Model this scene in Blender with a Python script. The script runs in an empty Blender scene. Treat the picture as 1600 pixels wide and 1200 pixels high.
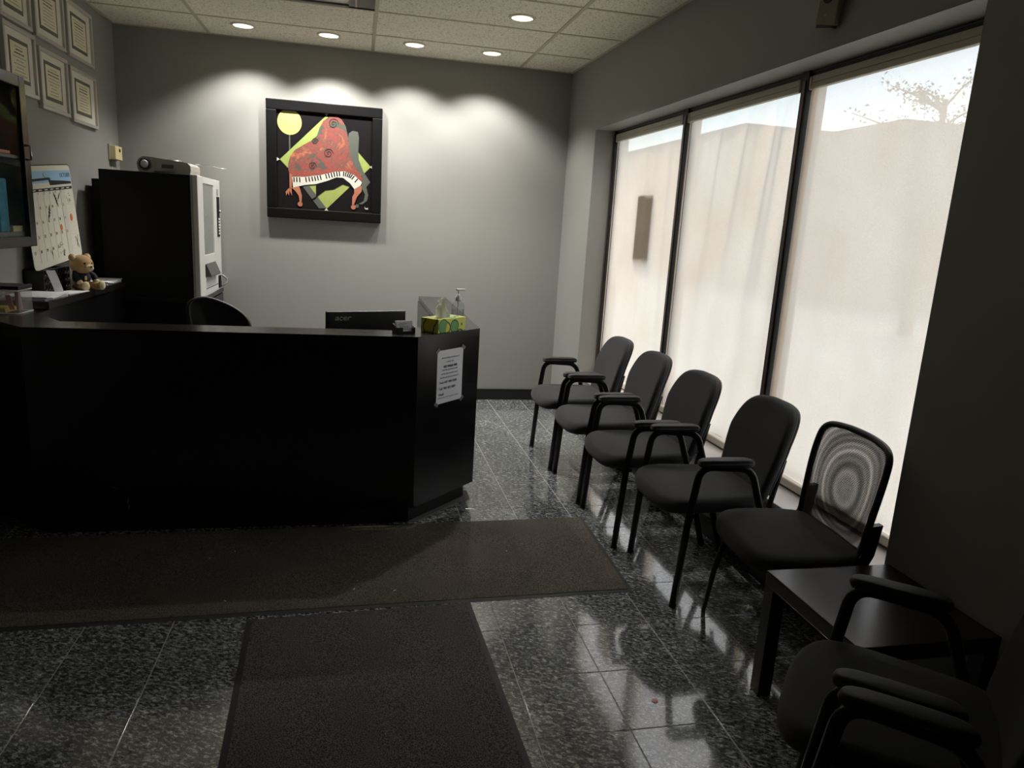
import bpy, bmesh, math, random
from mathutils import Vector, Matrix
random.seed(7)
PI = math.pi
C = bpy.context.scene.collection
SC = bpy.context.scene

# ------------------------------------------------------------------ camera
cam = bpy.data.cameras.new('camera'); cam_o = bpy.data.objects.new('camera', cam); C.objects.link(cam_o)
cam.sensor_width = 36.0; cam.lens = 1117.02/1600*36; cam.clip_start = .05; cam.clip_end = 300
_a, _b, _c = 0.221673, -0.214445, 0.059727                       # yaw, pitch, roll
_f = Vector((math.sin(_a)*math.cos(_b), math.cos(_a)*math.cos(_b), math.sin(_b)))
_r = Vector((math.cos(_a), -math.sin(_a), 0)); _u = _r.cross(_f)
_r2 = math.cos(_c)*_r + math.sin(_c)*_u; _u2 = -math.sin(_c)*_r + math.cos(_c)*_u
M = Matrix((_r2, _u2, -_f)).transposed().to_4x4(); M.translation = (-0.5616, -2.1446, 1.5290)
cam_o.matrix_world = M
SC.camera = cam_o

# ------------------------------------------------------------------ world, view
wd = bpy.data.worlds.new('sky'); SC.world = wd; wd.use_nodes = True
wn = wd.node_tree.nodes; wl = wd.node_tree.links
sky = wn.new('ShaderNodeTexSky'); sky.sky_type = 'NISHITA'; sky.sun_disc = False
sky.sun_elevation = math.radians(48); sky.sun_rotation = math.radians(60); sky.air_density = 1.0; sky.dust_density = 1.5
bg = wn['Background']; bg.inputs['Strength'].default_value = 0.16
wl.new(sky.outputs[0], bg.inputs['Color'])
sun = bpy.data.lights.new('sun_offscreen', 'SUN'); sun.energy = .64; sun.angle = math.radians(2.5); sun.color = (1, .95, .88)
sun_o = bpy.data.objects.new('sun_offscreen', sun); C.objects.link(sun_o)
sun_o.rotation_euler = Vector((.42, .55, .95)).to_track_quat('Z', 'Y').to_euler()      # high sun beyond the building outside
SC.view_settings.view_transform = 'Standard'; SC.view_settings.look = 'None'
SC.view_settings.gamma = 1.0; SC.view_settings.use_curve_mapping = False
SC.view_settings.exposure = 1.4
DOWN_W = 38.0          # watts of one recessed downlight

# ------------------------------------------------------------------ materials
MATS = {}
def mat(name, col, rough=.6, metal=0, spec=.5, emit=None, estr=0, bump=0, bscale=200, var=0, vscale=8, alpha=1, trans=0, coat=0, sheen=0):
    m = bpy.data.materials.new(name); m.use_nodes = True
    nt = m.node_tree; b = nt.nodes['Principled BSDF']
    b.inputs['Base Color'].default_value = (*col, 1); b.inputs['Roughness'].default_value = rough
    b.inputs['Metallic'].default_value = metal; b.inputs['Specular IOR Level'].default_value = spec
    b.inputs['Coat Weight'].default_value = coat; b.inputs['Sheen Weight'].default_value = sheen
    b.inputs['Transmission Weight'].default_value = trans; b.inputs['Alpha'].default_value = alpha
    if emit: b.inputs['Emission Color'].default_value = (*emit, 1); b.inputs['Emission Strength'].default_value = estr
    tc = nt.nodes.new('ShaderNodeTexCoord')
    if bump:
        n = nt.nodes.new('ShaderNodeTexNoise'); n.inputs['Scale'].default_value = bscale; n.inputs['Detail'].default_value = 3
        bp = nt.nodes.new('ShaderNodeBump'); bp.inputs['Strength'].default_value = bump; bp.inputs['Distance'].default_value = .002
        nt.links.new(tc.outputs['Object'], n.inputs['Vector']); nt.links.new(n.outputs['Fac'], bp.inputs['Height'])
        nt.links.new(bp.outputs['Normal'], b.inputs['Normal'])
    if var:
        n = nt.nodes.new('ShaderNodeTexNoise'); n.inputs['Scale'].default_value = vscale; n.inputs['Detail'].default_value = 4
        r = nt.nodes.new('ShaderNodeMapRange'); r.inputs['To Min'].default_value = 1-var; r.inputs['To Max'].default_value = 1+var
        mx = nt.nodes.new('ShaderNodeMix'); mx.data_type = 'RGBA'; mx.blend_type = 'MULTIPLY'; mx.inputs[0].default_value = 1
        mx.inputs[6].default_value = (*col, 1)
        nt.links.new(tc.outputs['Object'], n.inputs['Vector']); nt.links.new(n.outputs['Fac'], r.inputs[0])
        nt.links.new(r.outputs[0], mx.inputs[7]); nt.links.new(mx.outputs[2], b.inputs['Base Color'])
    MATS[name] = m
    return m
G = lambda v: ((v/255)/12.92 if v <= 10 else ((v/255+.055)/1.055)**2.4)
def rgb(r, g, b): return (G(r), G(g), G(b))

mat('wall', rgb(146, 146, 141), .62, bump=.12, bscale=160, var=.03, vscale=2)
mat('baseboard', rgb(20, 20, 19), .35)
mat('tbar', rgb(196, 186, 160), .5)
mat('ceiling_back', rgb(60, 58, 52), .9)
mat('sill', rgb(206, 200, 196), .35)
mat('bronze', rgb(38, 30, 30), .35, metal=.3)
mat('bronze_dark', rgb(14, 12, 12), .4)
mat('mullion_groove', rgb(112, 98, 96), .4, metal=.3)
mat('roller', rgb(206, 198, 176), .4)
mat('rail', rgb(214, 204, 186), .4)
mat('black_lam', rgb(15, 15, 16), .22, spec=.5, bump=.03, bscale=60)
mat('top_lam', rgb(28, 27, 26), .24, spec=.5, bump=.03, bscale=40, var=.25, vscale=14)
mat('toe', rgb(17, 17, 17), .5)
mat('plate', rgb(112, 112, 110), .45)
mat('fabric', rgb(40, 41, 43), .95, bump=.5, bscale=900, sheen=.12, var=.12, vscale=30)
mat('seat_fabric', rgb(22, 22, 23), .95, bump=.5, bscale=900, sheen=.08, var=.12, vscale=20)
mat('pad', rgb(28, 28, 29), .6, bump=.2, bscale=500)
mat('tube', rgb(12, 12, 12), .3)
mat('plastic', rgb(13, 13, 13), .5)
mat('table_lam', rgb(38, 31, 31), .25, spec=.5, var=.2, vscale=20)
mat('frame_black', rgb(5, 5, 5), .55, spec=.18)
mat('canvas', rgb(14, 10, 13), .8, spec=.15)
mat('p_green', rgb(140, 154, 78), .7, var=.12, vscale=30)
mat('p_moon', rgb(178, 172, 98), .7, var=.15, vscale=20)
mat('p_grey', rgb(74, 78, 70), .7)
mat('p_red', rgb(132, 60, 50), .7, var=.3, vscale=30)
mat('p_orange', rgb(160, 98, 70), .7, var=.2, vscale=40)
mat('p_white', rgb(196, 194, 182), .7)
mat('p_black', rgb(10, 8, 10), .8, spec=.15)
mat('p_dark', rgb(36, 30, 28), .7)
mat('white_paper', rgb(236, 236, 240), .7)
mat('ink', rgb(60, 60, 66), .8)
mat('ink_dark', rgb(24, 24, 28), .8)
mat('tape', rgb(150, 150, 150), .3, alpha=.55)
mat('cert_frame', rgb(196, 192, 182), .3, metal=.2)
mat('cert_mat', rgb(226, 222, 208), .7)
mat('cert_border', rgb(104, 98, 86), .7)
mat('cert_paper', rgb(230, 222, 190), .7)
mat('cream', rgb(222, 208, 158), .5)
mat('vend_black', rgb(18, 18, 17), .5, spec=.25)
mat('vend_grey', rgb(188, 188, 184), .4)
mat('vend_trim', rgb(140, 140, 136), .4)
mat('vend_window', rgb(120, 122, 118), .15, spec=.6, var=.1)
mat('flap', rgb(70, 70, 68), .4)
mat('silver', rgb(178, 176, 168), .35, metal=.4)
mat('silver_dark', rgb(96, 94, 90), .4, metal=.3)
mat('chrome', rgb(210, 210, 208), .2, metal=.9)
mat('fur', rgb(196, 158, 104), .95, bump=1.0, bscale=260, sheen=.4, var=.15, vscale=60)
mat('fur_light', rgb(226, 206, 164), .95, bump=1.0, bscale=260, sheen=.4)
mat('navy', rgb(22, 20, 44), .85, bump=.3, bscale=300)
mat('gold', rgb(206, 176, 110), .6)
mat('eye', rgb(20, 12, 8), .15)
mat('cal_blue', rgb(150, 190, 220), .7)
mat('cal_paper', rgb(216, 214, 198), .7)
mat('cal_shade', rgb(206, 203, 190), .7)
mat('pumpkin', rgb(206, 98, 48), .7)
mat('pink', rgb(226, 156, 156), .6)
mat('hot_pink', rgb(226, 60, 120), .5)
mat('yellow', rgb(226, 206, 110), .6)
mat('frosted', rgb(225, 222, 220), .3, alpha=.16)
mat('white_plastic', rgb(238, 238, 236), .35)
mat('camera_body', rgb(168, 160, 142), .45)
mat('lens', rgb(6, 6, 6), .08)
mat('blue_print', rgb(70, 150, 186), .6, var=.6, vscale=25)
mat('monitor', rgb(40, 40, 42), .38)
mat('logo', rgb(196, 198, 200), .3, metal=.4)
mat('rubber', rgb(48, 47, 45), .7)
mat('lint', rgb(220, 216, 205), .8)
mat('asphalt', rgb(176, 172, 160), .9, var=.1, vscale=2)
mat('facade', rgb(112, 100, 94), .9, var=.1, vscale=.6)
mat('facade_dark', rgb(50, 50, 52), .3)
mat('bark', rgb(70, 56, 44), .9)
mat('leaf', rgb(74, 70, 50), .8)
mat('poster_back', rgb(58, 64, 56), .8)
mat('lamp_on', rgb(255, 250, 235), .5, emit=(1, .93, .8), estr=9)
mat('lamp_glow', rgb(255, 250, 235), .5, emit=(1, .93, .8), estr=3)
mat('reflector', rgb(240, 234, 218), .3)
mat('ring', rgb(226, 220, 206), .4)
mat('troffer_lens', rgb(226, 222, 208), .4)

def nodes_of(name, base=(.5, .5, .5), rough=.5):
    m = mat(name, base, rough); nt = m.node_tree
    return m, nt, nt.nodes['Principled BSDF'], nt.nodes['Texture Coordinate']
# granite: dark ground with pale stretched flecks, tone changing from tile to tile
def build_granite():
    m, nt, b, tc = nodes_of('granite', (.1, .1, .1), .13)
    L = nt.links.new; N = nt.nodes.new
    geo = N('ShaderNodeNewGeometry'); oi = N('ShaderNodeObjectInfo')
    rot = N('ShaderNodeVectorRotate'); rot.rotation_type = 'Z_AXIS'; rot.inputs['Angle'].default_value = .5
    add = N('ShaderNodeVectorMath'); add.operation = 'MULTIPLY_ADD'
    cmb = N('ShaderNodeCombineXYZ'); L(oi.outputs['Random'], cmb.inputs[2])
    L(cmb.outputs[0], add.inputs[0]); add.inputs[1].default_value = (0, 0, 40); L(geo.outputs['Position'], add.inputs[2])
    L(add.outputs[0], rot.inputs['Vector'])
    mp = N('ShaderNodeMapping'); mp.inputs['Scale'].default_value = (1, 1.9, 1); L(rot.outputs[0], mp.inputs['Vector'])
    n1 = N('ShaderNodeTexNoise'); n1.inputs['Scale'].default_value = 56; n1.inputs['Detail'].default_value = 2.5; n1.inputs['Distortion'].default_value = .6
    n2 = N('ShaderNodeTexNoise'); n2.inputs['Scale'].default_value = 190; n2.inputs['Detail'].default_value = 2
    v = N('ShaderNodeTexVoronoi'); v.inputs['Scale'].default_value = 85
    for n in (n1, n2, v): L(mp.outputs[0], n.inputs['Vector'])
    r1 = N('ShaderNodeValToRGB'); e = r1.color_ramp.elements
    e[0].position = .39; e[0].color = (.036, .041, .045, 1); e[1].position = .70; e[1].color = (.72, .73, .71, 1)
    k = e.new(.51); k.color = (.105, .116, .122, 1); k = e.new(.60); k.color = (.30, .318, .318, 1)
    mixf = N('ShaderNodeMath'); mixf.operation = 'MULTIPLY_ADD'; mixf.inputs[1].default_value = .35
    sc = N('ShaderNodeMath'); sc.operation = 'MULTIPLY'; sc.inputs[1].default_value = .70
    L(n1.outputs['Fac'], sc.inputs[0]); L(n2.outputs['Fac'], mixf.inputs[0]); L(sc.outputs[0], mixf.inputs[2])
    L(mixf.outputs[0], r1.inputs[0])
    vr = N('ShaderNodeMapRange'); vr.inputs['To Min'].default_value = .86; vr.inputs['To Max'].default_value = 1.16
    L(oi.outputs['Random'], vr.inputs[0])
    mx = N('ShaderNodeMix'); mx.data_type = 'RGBA'; mx.blend_type = 'MULTIPLY'; mx.inputs[0].default_value = 1
    L(r1.outputs[0], mx.inputs[6]); L(vr.outputs[0], mx.inputs[7]); L(mx.outputs[2], b.inputs['Base Color'])
    bp = N('ShaderNodeBump'); bp.inputs['Strength'].default_value = .05; bp.inputs['Distance'].default_value = .001
    L(n2.outputs['Fac'], bp.inputs['Height']); L(bp.outputs[0], b.inputs['Normal'])
    b.inputs['Specular IOR Level'].default_value = .9; b.inputs['Coat Weight'].default_value = 1.0; b.inputs['Coat IOR'].default_value = 1.75; b.inputs['Coat Roughness'].default_value = .06
build_granite()
mat('grout', rgb(176, 176, 170), .8)
def build_ceiling_tile():
    m, nt, b, tc = nodes_of('ceiling_tile', (.5, .47, .38), .9)
    L = nt.links.new; N = nt.nodes.new
    geo = N('ShaderNodeNewGeometry')
    v = N('ShaderNodeTexNoise'); v.inputs['Scale'].default_value = 95; v.inputs['Detail'].default_value = 3
    L(geo.outputs['Position'], v.inputs['Vector'])
    r = N('ShaderNodeValToRGB'); e = r.color_ramp.elements
    e[0].position = .34; e[0].color = (*rgb(190, 178, 150), 1); e[1].position = .46; e[1].color = (*rgb(243, 237, 218), 1)
    L(v.outputs['Fac'], r.inputs[0]); L(r.outputs[0], b.inputs['Base Color'])
    bp = N('ShaderNodeBump'); bp.inputs['Strength'].default_value = .5; bp.inputs['Distance'].default_value = .002
    L(v.outputs['Fac'], bp.inputs['Height']); L(bp.outputs[0], b.inputs['Normal'])
build_ceiling_tile()
def build_mat_carpet(name, c1, c2, stain):
    m, nt, b, tc = nodes_of(name, c1, .97)
    L = nt.links.new; N = nt.nodes.new
    n = N('ShaderNodeTexNoise'); n.inputs['Scale'].default_value = 260; n.inputs['Detail'].default_value = 2
    n2 = N('ShaderNodeTexNoise'); n2.inputs['Scale'].default_value = 2.2; n2.inputs['Detail'].default_value = 5
    L(tc.outputs['Object'], n.inputs['Vector']); L(tc.outputs['Object'], n2.inputs['Vector'])
    r = N('ShaderNodeValToRGB'); e = r.color_ramp.elements
    e[0].position = .38; e[0].color = (*c1, 1); e[1].position = .64; e[1].color = (*c2, 1); L(n.outputs['Fac'], r.inputs[0])
    q = N('ShaderNodeMapRange'); q.inputs['From Min'].default_value = .3; q.inputs['From Max'].default_value = .7
    q.inputs['To Min'].default_value = 1-stain; q.inputs['To Max'].default_value = 1+stain; L(n2.outputs['Fac'], q.inputs[0])
    mx = N('ShaderNodeMix'); mx.data_type = 'RGBA'; mx.blend_type = 'MULTIPLY'; mx.inputs[0].default_value = 1
    L(r.outputs[0], mx.inputs[6]); L(q.outputs[0], mx.inputs[7]); L(mx.outputs[2], b.inputs['Base Color'])
    bp = N('ShaderNodeBump'); bp.inputs['Strength'].default_value = .8; bp.inputs['Distance'].default_value = .004
    L(n.outputs['Fac'], bp.inputs['Height']); L(bp.outputs[0], b.inputs['Normal'])
build_mat_carpet('mat_brown', rgb(44, 41, 34), rgb(110, 104, 92), .22)
build_mat_carpet('mat_grey', rgb(35, 35, 33), rgb(106, 105, 101), .12)
# blind: thin open weave, part of the light goes straight through, the rest is scattered
def build_blind():
    m = bpy.data.materials.new('blind'); m.use_nodes = True; MATS['blind'] = m
    nt = m.node_tree; nt.nodes.clear(); L = nt.links.new; N = nt.nodes.new
    out = N('ShaderNodeOutputMaterial'); tc = N('ShaderNodeTexCoord')
    mp = N('ShaderNodeMapping'); mp.inputs['Scale'].default_value = (60, 1, 260)
    n = N('ShaderNodeTexNoise'); n.inputs['Scale'].default_value = 4; n.inputs['Detail'].default_value = 3
    L(tc.outputs['Generated'], mp.inputs['Vector'])
    geo = N('ShaderNodeNewGeometry'); mp2 = N('ShaderNodeMapping'); mp2.inputs['Scale'].default_value = (40, 40, 160)
    L(geo.outputs['Position'], mp2.inputs['Vector']); L(mp2.outputs[0], n.inputs['Vector'])
    st = N('ShaderNodeTexNoise'); st.inputs['Scale'].default_value = 2.0; st.inputs['Detail'].default_value = 4; L(geo.outputs['Position'], st.inputs['Vector'])
    cr = N('ShaderNodeValToRGB'); e = cr.color_ramp.elements
    e[0].position = .3; e[0].color = (*rgb(236, 214, 192), 1); e[1].position = .7; e[1].color = (*rgb(246, 230, 212), 1); L(st.outputs['Fac'], cr.inputs[0])
    tr = N('ShaderNodeBsdfTranslucent'); df = N('ShaderNodeBsdfDiffuse'); tp = N('ShaderNodeBsdfTransparent')
    L(cr.outputs[0], tr.inputs['Color']); L(cr.outputs[0], df.inputs['Color']); tp.inputs['Color'].default_value = (1, 1, 1, 1)
    m1 = N('ShaderNodeMixShader'); m1.inputs[0].default_value = .32; L(tr.outputs[0], m1.inputs[1]); L(df.outputs[0], m1.inputs[2])
    r = N('ShaderNodeMapRange'); r.inputs['From Min'].default_value = .3; r.inputs['From Max'].default_value = .7
    r.inputs['To Min'].default_value = .10; r.inputs['To Max'].default_value = .24; L(n.outputs['Fac'], r.inputs[0])
    m2 = N('ShaderNodeMixShader'); L(r.outputs[0], m2.inputs[0]); L(m1.outputs[0], m2.inputs[1]); L(tp.outputs[0], m2.inputs[2])
    L(m2.outputs[0], out.inputs['Surface'])
build_blind()
def build_glass(name, tint, gl):
    m = bpy.data.materials.new(name); m.use_nodes = True; MATS[name] = m
    nt = m.node_tree; nt.nodes.clear(); L = nt.links.new; N = nt.nodes.new
    out = N('ShaderNodeOutputMaterial'); tp = N('ShaderNodeBsdfTransparent'); tp.inputs['Color'].default_value = (*tint, 1)
    g = N('ShaderNodeBsdfGlossy'); g.inputs['Roughness'].default_value = .02
    lw = N('ShaderNodeLayerWeight'); lw.inputs['Blend'].default_value = .04
    mu = N('ShaderNodeMath'); mu.operation = 'MULTIPLY'; mu.inputs[1].default_value = gl; L(lw.outputs['Fresnel'], mu.inputs[0])
    mx = N('ShaderNodeMixShader'); L(mu.outputs[0], mx.inputs[0]); L(tp.outputs[0], mx.inputs[1]); L(g.outputs[0], mx.inputs[2])
    L(mx.outputs[0], out.inputs['Surface'])
build_glass('glass', (.93, .96, .95), .5)
build_glass('clear_plastic', (.90, .91, .91), .9)
def build_tissue():
    m = bpy.data.materials.new('tissue'); m.use_nodes = True; MATS['tissue'] = m
    nt = m.node_tree; nt.nodes.clear(); L = nt.links.new; N = nt.nodes.new
    out = N('ShaderNodeOutputMaterial'); tr = N('ShaderNodeBsdfTranslucent'); df = N('ShaderNodeBsdfDiffuse'); mx = N('ShaderNodeMixShader')
    for q in (tr, df): q.inputs['Color'].default_value = (.93, .92, .88, 1)
    L(tr.outputs[0], mx.inputs[1]); L(df.outputs[0], mx.inputs[2]); L(mx.outputs[0], out.inputs['Surface'])
build_tissue()
# open mesh of the chair back: threads with holes between them
def build_mesh_fabric(name, period, turn):
    m = bpy.data.materials.new(name); m.use_nodes = True; MATS[name] = m
    nt = m.node_tree; L = nt.links.new; N = nt.nodes.new
    b = nt.nodes['Principled BSDF']; b.inputs['Base Color'].default_value = (.012, .012, .013, 1); b.inputs['Roughness'].default_value = .7
    tc = N('ShaderNodeTexCoord'); rot = N('ShaderNodeVectorRotate'); rot.rotation_type = 'X_AXIS'; rot.inputs['Angle'].default_value = turn
    L(tc.outputs['Object'], rot.inputs['Vector'])
    sx = N('ShaderNodeSeparateXYZ'); L(rot.outputs[0], sx.inputs[0])
    outs = []
    for i in (1, 2):
        mu = N('ShaderNodeMath'); mu.operation = 'MULTIPLY'; mu.inputs[1].default_value = 2*PI/period
        si = N('ShaderNodeMath'); si.operation = 'SINE'
        gt = N('ShaderNodeMath'); gt.operation = 'GREATER_THAN'; gt.inputs[1].default_value = .38
        L(sx.outputs[i], mu.inputs[0]); L(mu.outputs[0], si.inputs[0]); L(si.outputs[0], gt.inputs[0]); outs.append(gt)
    mx = N('ShaderNodeMath'); mx.operation = 'MAXIMUM'; L(outs[0].outputs[0], mx.inputs[0]); L(outs[1].outputs[0], mx.inputs[1])
    L(mx.outputs[0], b.inputs['Alpha'])
build_mesh_fabric('mesh_front', .0052, 0.0)
build_mesh_fabric('mesh_back', .0053, .0)
def build_swirl():
    m, nt, b, tc = nodes_of('p_swirl', (.4, .2, .15), .7)
    L = nt.links.new; N = nt.nodes.new
    n = N('ShaderNodeTexNoise'); n.inputs['Scale'].default_value = 6; n.inputs['Detail'].default_value = 9; n.inputs['Roughness'].default_value = .7; n.inputs['Distortion'].default_value = 1.0
    L(tc.outputs['Object'], n.inputs['Vector'])
    r = N('ShaderNodeValToRGB'); e = r.color_ramp.elements
    e[0].position = .36; e[0].color = (*rgb(58, 84, 70), 1); e[1].position = .66; e[1].color = (*rgb(166, 108, 74), 1)
    for pz, c in ((.44, rgb(78, 66, 56)), (.49, rgb(142, 58, 54)), (.54, rgb(92, 66, 54)), (.60, rgb(150, 80, 58))):
        k = e.new(pz); k.color = (*c, 1)
    L(n.outputs['Fac'], r.inputs[0]); L(r.outputs[0], b.inputs['Base Color'])
build_swirl()
def build_tissue_print():
    m, nt, b, tc = nodes_of('tissue_print', (.5, .7, .1), .45)
    L = nt.links.new; N = nt.nodes.new
    v = N('ShaderNodeTexVoronoi'); v.inputs['Scale'].default_value = 13; v.feature = 'F1'; L(tc.outputs['Object'], v.inputs['Vector'])
    hs = N('ShaderNodeSeparateColor'); L(v.outputs['Color'], hs.inputs[0])
    r = N('ShaderNodeValToRGB'); r.color_ramp.interpolation = 'CONSTANT'; e = r.color_ramp.elements
    e[0].position = 0; e[0].color = (*rgb(96, 168, 86), 1); e[1].position = .3; e[1].color = (*rgb(230, 214, 70), 1)
    k = e.new(.55); k.color = (*rgb(176, 210, 96), 1); k = e.new(.78); k.color = (*rgb(214, 226, 90), 1)
    L(hs.outputs[0], r.inputs[0])
    rg = N('ShaderNodeValToRGB'); rg.color_ramp.interpolation = 'CONSTANT'; e = rg.color_ramp.elements
    e[0].position = 0; e[0].color = (0, 0, 0, 1); e[1].position = .44; e[1].color = (.5, .5, .5, 1); k = e.new(.52); k.color = (1, 1, 1, 1)
    L(v.outputs['Distance'], rg.inputs[0])
    gt = N('ShaderNodeMath'); gt.operation = 'GREATER_THAN'; gt.inputs[1].default_value = .25; L(rg.outputs[0], gt.inputs[0])
    gt2 = N('ShaderNodeMath'); gt2.operation = 'GREATER_THAN'; gt2.inputs[1].default_value = .75; L(rg.outputs[0], gt2.inputs[0])
    mx = N('ShaderNodeMix'); mx.data_type = 'RGBA'; L(gt.outputs[0], mx.inputs[0]); L(r.outputs[0], mx.inputs[6]); mx.inputs[7].default_value = (*rgb(34, 92, 48), 1)
    m2 = N('ShaderNodeMix'); m2.data_type = 'RGBA'; L(gt2.outputs[0], m2.inputs[0]); L(mx.outputs[2], m2.inputs[6]); m2.inputs[7].default_value = (*rgb(222, 228, 96), 1)
    L(m2.outputs[2], b.inputs['Base Color'])
build_tissue_print()

# ------------------------------------------------------------------ mesh builder
class MB:
    def __init__(s): s.v = []; s.f = []; s.sm = []
    def add(s, vs, fs, smooth=False):
        o = len(s.v); s.v += [tuple(p) for p in vs]
        s.f += [tuple(i+o for i in f) for f in fs]; s.sm += [smooth]*len(fs); return s
    def box(s, a, b, xf=None):
        x0, y0, z0 = a; x1, y1, z1 = b
        vs = [Vector(p) for p in ((x0,y0,z0),(x1,y0,z0),(x1,y1,z0),(x0,y1,z0),(x0,y0,z1),(x1,y0,z1),(x1,y1,z1),(x0,y1,z1))]
        if xf: vs = [xf(p) for p in vs]
        return s.add(vs, [(0,3,2,1),(4,5,6,7),(0,1,5,4),(1,2,6,5),(2,3,7,6),(3,0,4,7)])
    def bbox(s, a, b, r=.004, xf=None):
        """box with chamfered edges"""
        bm = bmesh.new(); bmesh.ops.create_cube(bm, size=1)
        for v in bm.verts: v.co = Vector([(a[i]+b[i])/2 + v.co[i]*(b[i]-a[i]) for i in range(3)])
        r = min(r, min(abs(b[i]-a[i]) for i in range(3))*.45)
        bmesh.ops.bevel(bm, geom=bm.edges[:], offset=r, segments=2, profile=.5, affect='EDGES')
        bm.verts.index_update()
        vs = [v.co.copy() for v in bm.verts]; fs = [tuple(v.index for v in f.verts) for f in bm.faces]; bm.free()
        if xf: vs = [xf(p) for p in vs]
        return s.add(vs, fs)
    def prism(s, poly, z0, z1, xf=None):
        n = len(poly); vs = [Vector((x, y, z0)) for x, y in poly]+[Vector((x, y, z1)) for x, y in poly]
        if xf: vs = [xf(p) for p in vs]
        fs = [tuple(range(n-1, -1, -1)), tuple(range(n, 2*n))]+[(i, (i+1) % n, n+(i+1) % n, n+i) for i in range(n)]
        return s.add(vs, fs)
    def tube(s, pts, r, seg=10, xf=None, closed=False, rx=None, caps=True):
        """tube along a path; r may be a list; rx: second radius for an oval section"""
        pts = [Vector(p) for p in pts]; n = len(pts)
        R = r if isinstance(r, (list, tuple)) else [r]*n
        tang = []
        for i in range(n):
            if closed: t = pts[(i+1) % n]-pts[i-1]
            else: t = pts[min(i+1, n-1)]-pts[max(i-1, 0)]
            tang.append(t.normalized())
        ref = Vector((0, 0, 1)) if abs(tang[0].z) < .9 else Vector((0, 1, 0))
        u = tang[0].cross(ref).normalized(); vs = []
        for i in range(n):
            if i: 
                q = tang[i-1].rotation_difference(tang[i]); u = q @ u
            w = tang[i].cross(u).normalized(); u = w.cross(tang[i]).normalized()
            for k in range(seg):
                a = 2*PI*k/seg; k2 = (rx/R[i]) if rx else 1
                vs.append(pts[i]+u*(R[i]*k2*math.cos(a))+w*(R[i]*math.sin(a)))
        fs = []; m = n if closed else n-1
        for i in range(m):
            for k in range(seg):
                a, b2 = i*seg+k, i*seg+(k+1) % seg; j = ((i+1) % n)*seg
                fs.append((a, b2, j+(k+1) % seg, j+k))
        if xf: vs = [xf(p) for p in vs]
        s.add(vs, fs, True)
        if caps and not closed:
            o = len(s.v)-len(vs)
            s.f.append(tuple(o+k for k in range(seg-1, -1, -1))); s.f.append(tuple(o+(n-1)*seg+k for k in range(seg))); s.sm += [False, False]
        return s
    def lathe(s, prof, seg=24, xf=None, smooth=True):
        vs = [Vector((r*math.cos(2*PI*k/seg), r*math.sin(2*PI*k/seg), z)) for r, z in prof for k in range(seg)]
        fs = [(i*seg+k, i*seg+(k+1) % seg, (i+1)*seg+(k+1) % seg, (i+1)*seg+k) for i in range(len(prof)-1) for k in range(seg)]
        if xf: vs = [xf(p) for p in vs]
        return s.add(vs, fs, smooth)
    def ball(s, c, r, seg=16, rings=10, xf=None):
        rr = r if isinstance(r, (tuple, list)) else (r, r, r); vs = []; fs = []
        for i in range(rings+1):
            t = PI*i/rings
            for k in range(seg):
                a = 2*PI*k/seg
                vs.append(Vector((c[0]+rr[0]*math.sin(t)*math.cos(a), c[1]+rr[1]*math.sin(t)*math.sin(a), c[2]+rr[2]*math.cos(t))))
        for i in range(rings):
            for k in range(seg): fs.append((i*seg+k, (i+1)*seg+k, (i+1)*seg+(k+1) % seg, i*seg+(k+1) % seg))
        if xf: vs = [xf(p) for p in vs]
        return s.add(vs, fs, True)
    def pad(s, outline, t, r, xf, dome=.0, rings=5, under=.0):
        """cushion: outline (u,v) list, thickness t, rounded rim r, domed top; xf(u,v,w)"""
        n = len(outline); cx = sum(p[0] for p in outline)/n; cy = sum(p[1] for p in outline)/n
        ext = max(max(abs(p[0]-cx) for p in outline), max(abs(p[1]-cy) for p in outline))
        prof = []
        for i in range(rings+1):
            a = PI/2*i/rings; prof.append((1-(r/ext)*(1-math.sin(a)), -t/2+r*(1-math.cos(a)) if r < t/2 else -t/2*math.cos(a)))
        for i in range(rings+1):
            a = PI/2*i/rings; prof.append((1-(r/ext)*(1-math.cos(a)), t/2-r*(1-math.sin(a)) if r < t/2 else t/2*math.sin(a)))
        base = prof[-1][0]
        for k in (.85, .65, .42, .2): prof.append((base*k, t/2+dome*(1-k*k)))
        vs = []; fs = []
        for sc, w in prof:
            for (x, y) in outline: vs.append(Vector((cx+(x-cx)*sc, cy+(y-cy)*sc, w)))
        for i in range(len(prof)-1):
            for k in range(n): fs.append((i*n+k, i*n+(k+1) % n, (i+1)*n+(k+1) % n, (i+1)*n+k))
        fs.append(tuple(range(n-1, -1, -1))); fs.append(tuple((len(prof)-1)*n+k for k in range(n)))
        return s.add([xf(p) for p in vs], fs, True)
    def build(s, name, m, parent=None, loc=None):
        me = bpy.data.meshes.new(name); me.from_pydata(s.v, [], s.f); me.validate(); 
        for p, q in zip(me.polygons, s.sm): p.use_smooth = q
        bm = bmesh.new(); bm.from_mesh(me); bmesh.ops.recalc_face_normals(bm, faces=bm.faces[:]); bm.to_mesh(me); bm.free()
        me.materials.append(MATS[m]); o = bpy.data.objects.new(name, me); C.objects.link(o)
        if parent: o.parent = parent
        if loc: o.location = loc
        return o
def tag(o, label=None, cat=None, group=None, kind=None):
    if label: o['label'] = label
    if cat: o['category'] = cat
    if group: o['group'] = group
    if kind: o['kind'] = kind
    return o
def empty(name, loc, rz=0, label=None, cat=None, group=None):
    o = bpy.data.objects.new(name, None); C.objects.link(o); o.location = loc; o.rotation_euler = (0, 0, rz); o.empty_display_size = .1
    return tag(o, label, cat, group)
def copy_tree(o, parent=None):
    c = o.copy(); C.objects.link(c); c.parent = parent
    for ch in list(o.children): copy_tree(ch, c)
    return c
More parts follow.
